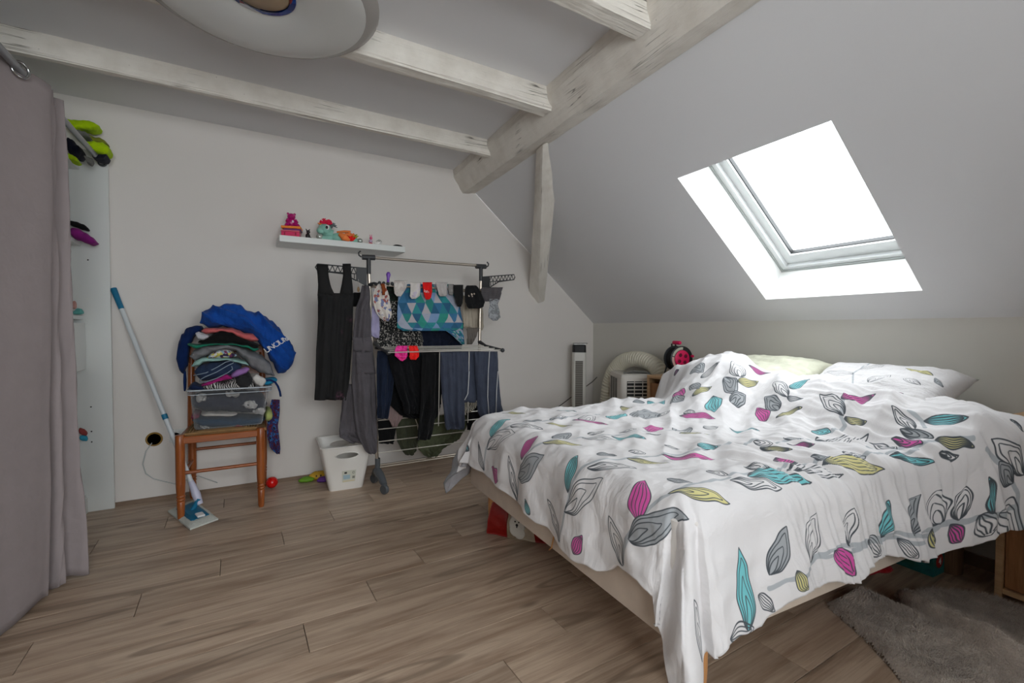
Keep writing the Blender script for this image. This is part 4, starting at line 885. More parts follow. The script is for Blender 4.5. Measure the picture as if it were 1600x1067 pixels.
sock('small darker grey sock tucked between light grey and black socks', [(444, 700, 709), (455, 700, 709), (461, 702, 708)], F('mid_grey_sock', (.50, .49, .48)), Y=2.975)
sock('long plain black sock on the upper rail', [(445, 708, 724), (460, 709, 724), (472, 712, 723), (479, 715, 721)], F('black_sock', (.10, .10, .105)), Y=2.96)
o = cloth('printed_shorts', 'black children shorts with a small pale print on the upper rail', 'shorts', [(446, 728, 744), (458, 725, 752), (472, 726, 757), (480, 730, 754), (482, 733, 748)], 2.955, F('black_shorts', (.09, .09, .095)), nu=16, nv=14)
mb = MB()
for a, b, r_ in ((733, 462, .007), (737, 460, .008), (741, 459, .006), (738, 463, .005)): p = at_y(a, b, 2.935); mb.ball(p, (r_, .002, r_), nu=8, nv=5)
mb.build('print', mat('pale_print', (.72, .66, .60)), o, smooth='all')
cloth('striped_briefs', 'dark grey striped briefs at the right end of the upper rail', 'underwear', [(449, 752, 785), (458, 751, 783), (468, 753, 780), (471, 756, 768)], 2.965, striped('dark_grey_stripes', (.25, .24, .25), (.33, .31, .32), 45, 'Z'), nu=16, nv=12)
sock('grey and white patterned sock hanging lowest at the right end of the rail', [(467, 764, 781), (476, 765, 778), (488, 762, 781), (496, 763, 782), (501, 770, 777)], spotted('grey_white_pattern', [(.32, .33, .34), (.62, .63, .64), (.45, .46, .47)], 40, 'NOISE', smooth=True), Y=2.95)
# a purple peg standing on the rail, a wooden tag below the left arm
pg = thing('clothes_peg', 'purple plastic clothes peg standing on the upper rail', 'clothes peg', at_y(606, 444, 2.985))
p0, p1 = at_y(606, 444, 2.985), at_y(607, 425, 2.985)
mb = MB(); mb.tube([p0, p0.lerp(p1, .5), p0.lerp(p1, .8), p1], [.008, .009, .015, .008], 10); mb.build('jaw', mat('purple_plastic', (.45, .28, .66), rough=.4), pg, smooth='all')
mb = MB(); q0, q1 = at_y(560, 436, 3.0), at_y(560, 448, 3.0); mb.tube([q0, q0.lerp(q1, .5), q1], .0015, 5); o = mb.build('hanging_tag', M_wire, None, smooth='all'); tag(o, 'small wooden tag on a wire below the left arm of the rack', 'tag')
mb = MB(); q2 = at_y(560, 456, 3.0); mb.tube([q1, q1.lerp(q2, .5), q2], [.004, .009, .005], 8); mb.build('wooden_drop', mat('pale_wood', (.62, .50, .36)), o, smooth='all')
# middle shelf
cloth('pink_briefs', 'bright pink lace briefs lying over the middle rails', 'underwear', [(540, 620, 637), (548, 616, 637), (556, 616, 636), (561, 623, 633), (564, 626, 628)], 2.81, spotted('pink_lace', [(.88, .10, .55), (.80, .08, .45), (.92, .25, .62)], 60, 'NOISE', smooth=True), nu=14, nv=10, thick=.012)
cloth('red_briefs', 'bright red briefs lying over the middle rails beside the pink ones', 'underwear', [(540, 638, 651), (548, 639, 654), (556, 639, 654), (562, 641, 649)], 2.81, spotted('red_lace', [(.85, .06, .06), (.92, .12, .10)], 60, 'NOISE', smooth=True), nu=14, nv=10, thick=.012)
cloth('dark_jeans', 'dark blue jeans hanging from the left half of the middle shelf', 'jeans', [(548, 589, 625), (580, 588, 618), (620, 588, 612), (652, 589, 606), (654, 590, 605)], 2.90, F('dark_denim', (.085, .12, .19)), nf=2)
cloth('black_sweatshirt', 'black sweatshirt hanging in the middle of the middle shelf', 'sweatshirt', [(550, 604, 660), (580, 612, 660), (610, 620, 660), (630, 628, 658), (646, 632, 652)], 2.86, F('black_cotton', (.04, .042, .055)), nf=2.5, seed=2)
cloth('black_leggings', 'black leggings hanging lowest in the middle of the rack', 'leggings', [(552, 658, 686), (600, 657, 685), (640, 655, 683), (670, 652, 677), (687, 650, 672)], 2.82, F('black_leggings_cloth', (.045, .045, .05)), nf=1.6, seed=5)
M_jog = F('navy_jogging_cloth', (.225, .245, .30)); M_pipe = mat('white_piping', (.72, .72, .72), rough=.8)
o = cloth('jogging_trousers', 'navy jogging trousers with white piping hanging on the right half of the rack', 'trousers',
      [(549, 687, 722), (580, 688, 723), (620, 690, 724), (655, 694, 725), (668, 696, 724), (671, 697, 722)], 2.785, M_jog, fold=.010, nf=3.2, seed=3)
s_ = drape('trouser_leg', [(549, 741, 777), (580, 742, 778), (620, 745, 782), (644, 747, 786), (655, 752, 783)], 2.785, M_jog, None, fold=.010, nf=3, seed=8); s_.parent = o
s_ = drape('trouser_seat', [(549, 720, 744), (590, 722, 746), (620, 722, 748), (629, 726, 742)], 2.815, M_jog, None, fold=.006, nf=1, nu=12, nv=12); s_.parent = o
for pts in ([(733, 580), (732, 600), (731, 615), (726, 625)], [(765, 548), (763, 580), (762, 620), (764, 650)], [(778, 580), (776, 610), (775, 645)]):
    mb = MB(); mb.tube([at_y(a, b, 2.762) for a, b in pts], .003, 6); mb.build('piping', M_pipe, o, smooth='all')
cloth('black_dress', 'long black dress filling the middle of the rack behind the leggings', 'dress', [(549, 596, 690), (590, 597, 690), (630, 606, 688), (648, 625, 684), (654, 640, 680)], 2.955, F('black_viscose', (.035, .037, .045)), nf=4, seed=12)
cloth('navy_skirt', 'dark navy skirt hanging between the legs of the jogging trousers', 'skirt', [(549, 715, 752), (590, 716, 752), (618, 720, 750), (624, 726, 744)], 2.89, F('navy_skirt_cloth', (.09, .105, .15)), nf=2, seed=14, nu=16)
# lower level
cloth('mauve_shirt', 'pale mauve top hanging below the dark jeans', 'top', [(612, 612, 630), (640, 607, 630), (652, 605, 629), (660, 610, 622), (667, 613, 619)], 2.99, F('mauve_cotton', (.55, .47, .46)), nu=14, nv=12)
cloth('black_lace_blouse', 'black top with a lace hem low on the left of the rack', 'top', [(655, 590, 620), (670, 590, 618), (686, 591, 616), (693, 592, 614)], 3.06, F('black_lace_cloth', (.06, .06, .065)), nu=14, nv=10)
M_olive = F('olive_green_cloth', (.24, .25, .19)); M_olive2 = F('light_olive_cloth', (.34, .36, .27))
cloth('olive_jacket', 'dark olive green jacket hanging at the bottom of the rack', 'jacket', [(648, 618, 668), (670, 618, 664), (690, 620, 652), (704, 628, 650), (711, 634, 646)], 3.06, M_olive, nf=2.5)
cloth('olive_trousers', 'lighter olive green trousers gathered beside the olive jacket', 'trousers', [(648, 678, 730), (668, 662, 728), (686, 650, 716), (700, 652, 692), (711, 662, 682), (714, 668, 678)], 3.09, M_olive2, nf=3.4, fold=.016, seed=3)
cloth('black_skirt', 'black garment hanging low behind the right trouser leg', 'skirt', [(628, 724, 760), (650, 728, 762), (672, 730, 756)], 3.05, F('black_skirt_cloth', (.06, .06, .065)), nu=14, nv=10)
cloth('cream_shirt', 'small cream shirt with dark print seen between the jogging trousers', 'shirt', [(627, 716, 748), (636, 718, 744), (643, 720, 735)], 3.01, striped('cream_dark_print', (.74, .72, .66), (.35, .33, .30), 26, 'X', .55, 3.0), nu=14, nv=8)
# ------------------------------------------------------------------ chair with the laundry tub
M_cherry = wood('cherry_stained_beech', (0.50, 0.25, 0.10), (0.63, 0.35, 0.16), axis=2, scale=5, rough=.32, grain=.05)
M_cherryh = wood('cherry_rail', (0.50, 0.25, 0.10), (0.63, 0.35, 0.16), axis=0, scale=5, rough=.32, grain=.05)
chair = thing('rush_chair', 'brown turned wood chair with woven rush seat under the laundry tub', 'chair', (-.04, 3.27, 0))
FX0, FX1, FY, BX0, BX1, BY, SH = -.258, .128, 3.085, -.228, .158, 3.455, .468
LEGP = [(.013, 0), (.0165, .012), (.018, .06), (.0195, .100), (.0165, .104), (.021, .110), (.021, .116), (.0165, .121), (.0215, .128), (.0215, .134), (.017, .139), (.0205, .146), (.0225, .20), (.0228, .40), (.0225, SH - .008), (.018, SH)]
for x, y in ((FX0, FY), (FX1, FY)):
    mb = MB(); mb.lathe(LEGP, (x, y, 0), n=20); mb.build('leg', M_cherry, chair, smooth=True)
for x, y in ((BX0, BY), (BX1, BY)):
    mb = MB(); pr = LEGP[:-2]; mb.lathe(pr + [(.021, .50), (.020, .60)], (x, y, 0), n=20); mb.tube([(x, y, .59), (x, y + .02, .80), (x, y + .035, .95)], [.020, .018, .014], 14); mb.build('leg', M_cherry, chair, smooth=True)
for z in (.78, .92):
    mb = MB(); mb.prism([(BX0, BY + .012, z - .025), (BX1, BY + .012, z - .025), (BX1, BY + .017, z + .02), (-.065, BY + .017, z + .032), (BX0, BY + .017, z + .02)], (0, .012, 0)); mb.build('back_slat', M_cherryh, chair)
mb = MB()
mb.box((FX0, FY - .014, .418), (FX1, FY + .010, SH - .012), bev=.004); mb.build('seat_rail', M_cherryh, chair)
for x0, x1 in ((FX0, BX0), (FX1, BX1)):
    mb = MB(); mb.prism([(x0 - .01, FY, .42), (x0 + .01, FY, .42), (x0 + .01, FY, SH - .014), (x0 - .01, FY, SH - .014)], (x1 - x0, BY - FY, 0)); mb.build('seat_rail', M_cherryh, chair)
mb = MB(); mb.cyl((FX0, FY, .257), (FX1, FY, .257), .0095, n=10); mb.build('stretcher', M_cherryh, chair, smooth=True)
for z, y in ((.30, BY),): mb = MB(); mb.cyl((BX0, y, z), (BX1, y, z), .009, n=10); mb.build('stretcher', M_cherryh, chair, smooth=True)
for x0, x1 in ((FX0, BX0), (FX1, BX1)): mb = MB(); mb.cyl((x0, FY, .235), (x1, BY, .235), .010, n=10); mb.build('stretcher', M_cherry, chair, smooth=True)
# rush seat: woven in four triangles of cords
M_rush = mat('rush_cord', (0.55, 0.42, 0.26), rough=.85, bump=.4, bscale=200, var=.15, vscale=80)
mb = MB(); cx, cy = (FX0 + FX1) / 2, (FY + BY) / 2; N = 13
cor = [Vector((FX0 + .015, FY - .004, 0)), Vector((FX1 - .015, FY - .004, 0)), Vector((BX1 - .01, BY, 0)), Vector((BX0 + .01, BY, 0))]; cc = sum(cor, Vector()) / 4
for sd in range(4):
    a, b = cor[sd], cor[(sd + 1) % 4]
    for i in range(N):
        f = (i + .5) / N; p = a.lerp(cc, f); q = b.lerp(cc, f); p.z = q.z = SH - .001 - .003 * f; mb.tube([p, (p + q) / 2 + Vector((0, 0, .002)), q], .0066, 6)
mb.box((BX0, FY + .01, SH - .02), (BX1, BY - .01, SH - .006)); st_ = mb.build('seat', M_rush, chair, smooth=True)

# transparent tub
def clear_plastic():
    q = NT('clear_plastic'); p = q.p; p.inputs['Base Color'].default_value = (.92, .94, .95, 1); p.inputs['Roughness'].default_value = .22
    t = q.n('ShaderNodeBsdfTransparent', {0: (.88, .90, .92, 1)}); fr = q.n('ShaderNodeLayerWeight', {0: .35}); mr = q.n('ShaderNodeMapRange', {0: fr.outputs[1], 3: .05, 4: .55})
    m = q.n('ShaderNodeMixShader', {0: mr.outputs[0], 1: t.outputs[0], 2: p.outputs[0]}); q.t.links.new(m.outputs[0], q.t.nodes['Material Output'].inputs[0]); return q.m
M_clear = clear_plastic()
tub = thing('storage_tub', 'clear plastic storage tub packed with clothes on the rush chair', 'tub', (-.02, 3.27, SH + .008))
def rrect(x0, x1, y0, y1, z, r=.03, n=5):
    out = []
    for ckx, cky, a0 in ((x1 - r, y1 - r, 0), (x0 + r, y1 - r, 90), (x0 + r, y0 + r, 180), (x1 - r, y0 + r, 270)):
        for i in range(n + 1): a = R(a0 + 90 * i / n); out.append(Vector((ckx + r * math.cos(a), cky + r * math.sin(a), z)))
    return out
TZ0, TZ1 = SH + .010, SH + .238
mb = MB(); secs = [rrect(-.195, .140, 3.135, 3.410, TZ0), rrect(-.198, .143, 3.130, 3.414, TZ0 + .01), rrect(-.212, .176, 3.115, 3.43, TZ1 - .03), rrect(-.224, .19, 3.10, 3.44, TZ1 - .029), rrect(-.226, .192, 3.098, 3.442, TZ1), rrect(-.212, .178, 3.113, 3.428, TZ1)]
for a, b in zip(secs, secs[1:]): mb.loft(a, b, False)
mb.add(secs[0], [tuple(range(len(secs[0])))]); mb.build('tub_body', M_clear, tub, smooth=True)
M_rim = mat('milky_rim', (.72, .75, .78), rough=.3)
mb = MB(); rr_ = rrect(-.227, .193, 3.097, 3.443, TZ1 - .004, .03); mb.tube(rr_ + [rr_[0]], .0038, 6, False); rr_ = rrect(-.225, .191, 3.099, 3.441, TZ1 - .028, .03); mb.tube(rr_ + [rr_[0]], .0022, 6, False); mb.build('rim', M_rim, tub, smooth='all')
mb = MB(); mb.tube([Vector((-.228, 3.18, TZ1 - .012)), Vector((-.232, 3.27, TZ1 - .012)), Vector((-.228, 3.36, TZ1 - .012))], .006, 6); mb.build('handle', M_clear, tub, smooth='all')
# clothes: photographed pile, measured crop by crop
PO, PSC = (260, 470), 7.114
def heap(nm, lab, cat, pts, m, Y=3.17, depth=.22, **k):
    return tag(band(nm, pts, Y, depth, m, None, off=PO, sc=PSC, **k), lab, cat, 'clothes piled on the chair')
o = heap('blue_hoodie', 'royal blue hooded sweatshirt with white letters flung over the top of the pile', 'sweatshirt',
     [(358, 185, 275), (400, 60, 290), (470, 55, 300), (560, 45, 300), (640, 15, 300), (720, 22, 310), (820, 40, 330), (920, 95, 360), (1000, 125, 430), (1100, 160, 560), (1180, 200, 680), (1260, 270, 820), (1340, 370, 825), (1410, 450, 770), (1458, 540, 600)], F('royal_blue_fleece', (.07, .28, .60), crumple=.7), Y=3.13, depth=.24, seed=1, rough=.010, nx=140, n=48, rip=(.028, 24, 34))
M_blue = o.data.materials[0]
s_ = band('sleeve', [(100, 590, 700), (130, 430, 800), (170, 360, 815), (215, 310, 740), (260, 290, 480), (320, 275, 380), (400, 270, 340)], 3.26, .14, F('navy_fleece', (.05, .15, .34)), None, off=PO, sc=PSC, seed=3, rough=.008); s_.parent = o
s_ = band('sleeve_cuff', [(182, 780, 1010), (200, 780, 1012), (218, 780, 990)], 3.30, .05, _mc['navy_fleece'], None, off=PO, sc=PSC, nx=8); s_.parent = o
mb = MB(); pp = [(1100, 885), (1160, 880), (1210, 905), (1240, 950), (1262, 1010), (1270, 1064)]
mb.tube([at_y(PO[0] + a / PSC, PO[1] + b / PSC, 3.12) for a, b in pp], .006, 8); mb.build('drawstring', _mc['navy_fleece'], o, smooth='all')
# lettering wraps the cloth
mw = mat('white_print', (.85, .85, .85))
def tilted(px, py, y, roll, yaw=0.0, lean=0.0): return Matrix.Translation(at_y(px, py, y)) @ Matrix.Rotation(yaw, 4, 'Z') @ Matrix.Rotation(R(90) + lean, 4, 'X') @ Matrix.Rotation(roll, 4, 'Z')
text_mesh('UNCIUN', .044, tilted(416, 552, 3.108, R(33), R(4), R(-10)), mw, o, space=.82)
text_mesh('U', .036, tilted(444, 528, 3.125, R(-62), R(8)), mw, o)
heap('coral_shirt', 'coral pink knitted shirt folded just under the blue hoodie', 'shirt', [(380, 315, 350), (430, 298, 372), (520, 296, 365), (620, 298, 340), (720, 300, 365), (800, 325, 405), (880, 365, 440), (960, 362, 462), (1030, 400, 462)], F('coral_knit', (.76, .38, .38)), Y=3.12, seed=2)
heap('white_cloth', 'scrunched white cloth poking out at the left of the pile', 'cloth', [(318, 345, 380), (350, 340, 440), (400, 360, 450), (470, 380, 420)], F('white_cotton', (.72, .72, .74), crumple=.7), Y=3.11, depth=.1, seed=5, nx=20)
heap('black_tshirt', 'black t-shirt folded under the coral shirt', 'shirt', [(340, 440, 480), (450, 400, 485), (600, 330, 480), (720, 350, 485), (850, 410, 505), (960, 460, 530), (1040, 480, 530)], F('black_tshirt_cloth', (.05, .05, .05)), Y=3.13, seed=6)
heap('green_tshirt', 'green edged t-shirt showing as a thin line in the pile', 'shirt', [(222, 472, 500), (330, 482, 545), (420, 478, 510), (560, 474, 496), (760, 476, 500), (900, 500, 530), (985, 520, 580), (1035, 515, 565)], F('emerald_cotton', (.10, .46, .36)), Y=3.125, seed=7)
heap('grey_sweater', 'thick grey sweater arching across the middle of the pile', 'sweater', [(243, 590, 650), (300, 535, 690), (400, 500, 640), (520, 486, 580), (650, 486, 540), (760, 495, 560), (860, 520, 650), (960, 560, 760), (1060, 600, 820), (1150, 670, 860), (1215, 800, 872)], F('heather_grey_fleece', (.46, .46, .47)), Y=3.13, seed=8, rough=.007, depth=.24, nx=90, n=30, rip=(.011, 30, 50))
heap('floral_blouse', 'white, yellow and purple floral top in the pile', 'top', [(440, 620, 650), (520, 575, 640), (600, 540, 645), (700, 545, 640), (790, 590, 630)], spotted('floral_print', [(.80, .80, .78), (.75, .72, .35), (.20, .15, .28), (.80, .78, .76), (.45, .20, .35), (.55, .65, .72)], 75), Y=3.125, depth=.16, seed=9)
heap('mint_tshirt', 'pale mint t-shirt folded above the jeans', 'shirt', [(268, 700, 770), (330, 650, 740), (420, 628, 690), (540, 636, 680), (660, 636, 670), (780, 645, 690), (860, 665, 720), (925, 700, 745)], F('mint_cotton', (.58, .73, .70)), Y=3.125, seed=10)
heap('folded_jeans', 'folded blue jeans in the lower part of the pile', 'jeans', [(300, 760, 850), (400, 710, 900), (520, 690, 890), (640, 665, 880), (740, 655, 830), (840, 670, 790)], F('indigo_denim', (.15, .20, .30)), Y=3.13, seed=11, rough=.01, depth=.22, nx=60)
mb = MB()
for ln in ([(300, 830), (440, 800), (560, 740), (660, 680), (740, 660), (745, 690), (690, 715), (560, 790), (420, 850), (370, 880), (370, 900), (430, 905), (560, 860), (680, 800), (735, 760), (725, 725)],):
    mb.tube([at_y(PO[0] + a / PSC, PO[1] + b / PSC, 3.122) for a, b in ln], .0028, 6)
jl = mb.build('seam', mat('pale_seam', (.50, .56, .62)), None, smooth='all'); jl.parent = bpy.data.objects['folded_jeans']
heap('lilac_sweater', 'lilac ribbed top rolled beside the jeans', 'top', [(715, 800, 860), (800, 765, 850), (880, 745, 820), (925, 745, 790)], striped('lilac_rib', (.62, .45, .70), (.56, .40, .64), 120), Y=3.11, depth=.12, seed=12, nx=20)
heap('magenta_shirt', 'magenta top crumpled beneath the lilac one', 'top', [(380, 930, 960), (480, 900, 950), (580, 845, 910), (660, 810, 890), (740, 840, 880)], F('magenta_cotton', (.60, .12, .42)), Y=3.12, depth=.14, seed=13)
heap('zebra_scarf', 'black and white zebra print scarf along the tub rim', 'scarf', [(400, 930, 1010), (520, 900, 1010), (650, 920, 1010), (760, 870, 1005), (900, 900, 1000), (1000, 920, 995)], striped('zebra_print', (.75, .74, .73), (.10, .10, .10), 26, 'X', .5, 9.0), Y=3.12, depth=.20, seed=14, rough=.01)
heap('charcoal_shirt', 'charcoal top bunched up at the middle of the tub rim', 'top', [(770, 860, 960), (840, 810, 985), (900, 800, 980), (960, 840, 930)], F('charcoal_cotton', (.16, .16, .165)), Y=3.10, depth=.12, seed=15, rough=.012)
heap('navy_sweater', 'navy top bunched at the left corner of the tub', 'top', [(240, 950, 1008), (300, 920, 1010), (380, 950, 1010), (430, 975, 1005)], F('navy_top_cloth', (.09, .14, .26)), Y=3.12, depth=.16, seed=16)
heap('white_slipper_sock', 'white knotted sock at the right of the tub rim', 'sock', [(955, 840, 880), (1010, 822, 940), (1060, 850, 965), (1110, 870, 920)], F('white_sock_cotton', (.80, .79, .77), crumple=.6), Y=3.10, depth=.10, seed=17)
heap('cyan_shirt', 'bright cyan top at the right rim of the tub', 'top', [(1070, 880, 940), (1130, 865, 950), (1200, 860, 925), (1238, 865, 900)], F('cyan_cotton', (.12, .52, .68)), Y=3.13, depth=.14, seed=18)
# contents inside the tub
TG = 'clothes inside the clear tub'
def inside(nm, lab, cat, pts, m, **k):
    o_ = tag(band(nm, pts, 3.145, .24, m, None, off=(250, 560), sc=7.62, **k), lab, cat, TG); return o_
inside('dark_clothes', 'dark slate clothes filling the upper tub', 'clothes', [(360, 430, 640), (500, 420, 650), (700, 410, 650), (900, 410, 660), (1100, 420, 670), (1280, 430, 680)], F('slate_clothes', (.14, .15, .21)), seed=31, rough=.01)
inside('teal_clothes', 'dark teal clothes lying along the bottom of the tub', 'clothes', [(375, 720, 790), (500, 705, 835), (700, 710, 835), (900, 720, 830), (1100, 710, 815), (1260, 700, 780)], F('deep_teal_clothes', (.10, .22, .31)), seed=32, rough=.008)
inside('light_towel', 'rolled cream towel visible through the front of the tub', 'towel', [(480, 670, 690), (560, 650, 705), (700, 652, 705), (850, 650, 705), (925, 660, 690)], F('cream_towel', (.78, .74, .70)), seed=33, rough=.004)
inside('crimson_clothes', 'dark pink cloth at the left end inside the tub', 'clothes', [(362, 680, 740), (400, 660, 750), (470, 675, 720)], F('crimson_cloth', (.45, .12, .24)), seed=34)
inside('green_clothes', 'yellow green cloth at the right end inside the tub', 'clothes', [(1255, 650, 760), (1300, 620, 765), (1345, 630, 740)], F('pale_lime_cloth', (.66, .70, .42)), seed=35)
for i, (lab, a) in enumerate([('white sock seen through the right side of the tub', [(965, 535, 555), (1030, 500, 600), (1100, 490, 612), (1165, 520, 590)]), ('pale cloth seen through the upper left of the tub', [(425, 440, 520), (480, 425, 530), (550, 440, 510)]), ('pale sock near the top middle inside the tub', [(780, 415, 440), (860, 410, 470), (950, 420, 455)]), ('small white sock near the bottom left inside the tub', [(470, 800, 815), (530, 805, 845), (590, 825, 848)]), ('white sock low at the right inside the tub', [(1100, 630, 650), (1170, 590, 670), (1230, 580, 680), (1262, 600, 640)])]):
    tag(band('sock', a, 3.133, .06, F('pale_sock_cloth', (.70, .68, .66), crumple=.6), None, off=(250, 560), sc=7.62, seed=40 + i, nx=26, rough=.016, wr=6), lab, 'sock', TG)
inside('red_clothes', 'dark red cloth in the lower right inside the tub', 'clothes', [(880, 800, 828), (930, 780, 832), (1000, 800, 832)], F('brick_red_cloth', (.50, .14, .14)), seed=46)
cloth('patterned_scarf', 'blue and crimson patterned scarf hanging down behind the tub', 'scarf', [(624, 424, 437), (645, 420, 437), (665, 417, 434), (680, 417, 436), (700, 422, 438), (709, 432, 437)], 3.33, spotted('crimson_blue_pattern', [(.10, .09, .16), (.42, .10, .14), (.12, .20, .42), (.30, .08, .12), (.16, .42, .70), (.09, .08, .12)], 34, 'NOISE'), nu=12, nv=18)

# ------------------------------------------------------------------ mop, leaning on the wall
M_mopw = mat('mop_pole_white', (.80, .82, .83), rough=.35); M_mopb = mat('mop_teal', (.04, .42, .56), rough=.5)
mop = thing('flat_mop', 'flat mop with teal head and white pole leaning on the wall left of the chair', 'mop', (-.19, 3.11, 0))
a, b = Vector((-.180, 3.135, .075)), Vector((-.594, 3.492, 1.275)); d = (b - a).normalized()
mb = MB(); mb.cyl(a + d * .10, b - d * .10, .0125, n=14); mb.build('pole', M_mopw, mop, smooth=True)
mb = MB(); mb.cyl(b - d * .13, b, .0135, .016, n=14); mb.build('grip', M_mopb, mop, smooth=True)
mb = MB(); mb.cyl(a + d * .50, a + d * .53, .0145, n=14); mb.build('collar', M_mopb, mop, smooth=True)
mb = MB(); mb.tube([a - d * .02, a + d * .04, a + d * .12], [.016, .022, .014], 12); mb.build('joint', mat('pale_lilac_plastic', (.74, .74, .82), rough=.4), mop, smooth=True)
hc = Vector((-.19, 3.10, 0)); ha = math.atan2(2.973 - 3.277, -.087 + .336) ; ha = R(-62)
E1 = Vector((math.cos(ha), math.sin(ha), 0)); E2 = Vector((-math.sin(ha), math.cos(ha), 0))
# footprint measured on the floor
fp = [at_z(262, 795, .02), at_z(297, 823, .02), at_z(341, 807, .02), at_z(303, 778, .02)]
def plate(mb, q, z0, z1, ins, ruf=0.0, n=14):
    c = sum(q, Vector()) / 4; q = [c + (p - c) * ins for p in q]; vs = []
    for lay in (0, 1):
        for i in range(n + 1):
            for j in range(n + 1):
                u, v = i / n, j / n; p = q[0].lerp(q[1], u).lerp(q[3].lerp(q[2], u), v); e = max(abs(2 * u - 1), abs(2 * v - 1))
                z = z0 if lay == 0 else z1 - (z1 - z0) * .6 * smoothstep(.8, 1, e) + ruf * nz((u * 9, v * 9, 1))
                vs.append(Vector((p.x, p.y, z)))
    N = n + 1; fs = []
    for lay in (0, 1):
        for i in range(n):
            for j in range(n): fs.append((lay * N * N + i * N + j, lay * N * N + (i + 1) * N + j, lay * N * N + (i + 1) * N + j + 1, lay * N * N + i * N + j + 1))
    ed = [i * N for i in range(n)] + [n * N + j for j in range(n)] + [(n - i) * N + n for i in range(n)] + [n - j for j in range(n)]
    for x, y in zip(ed, ed[1:] + ed[:1]): fs.append((x, y, N * N + y, N * N + x))
    mb.add(vs, fs)
mb = MB(); plate(mb, fp, .002, .022, 1.0, .006); mb.build('mop_pad', mat('mop_pad_cloth', (.80, .81, .78), rough=.95, bump=.8, bscale=120), mop, smooth=True)
mb = MB(); plate(mb, fp, .018, .036, .66, .004, 8); c = sum(fp, Vector()) / 4; mb.cyl((c.x, c.y, .03), (-.178, 3.13, .09), .013, n=10); mb.build('mop_plate', M_mopb, mop, smooth=True)
mb = MB(); q = fp[1].lerp(fp[2], .5).lerp(c, .35); mb.box((-.018, -.03, .034), (.018, .03, .044), Matrix.Translation((q.x, q.y, 0)) @ Matrix.Rotation(R(15), 4, 'Z'), bev=.003); mb.build('pad_clip', mat('clip_white', (.88, .88, .88)), mop)

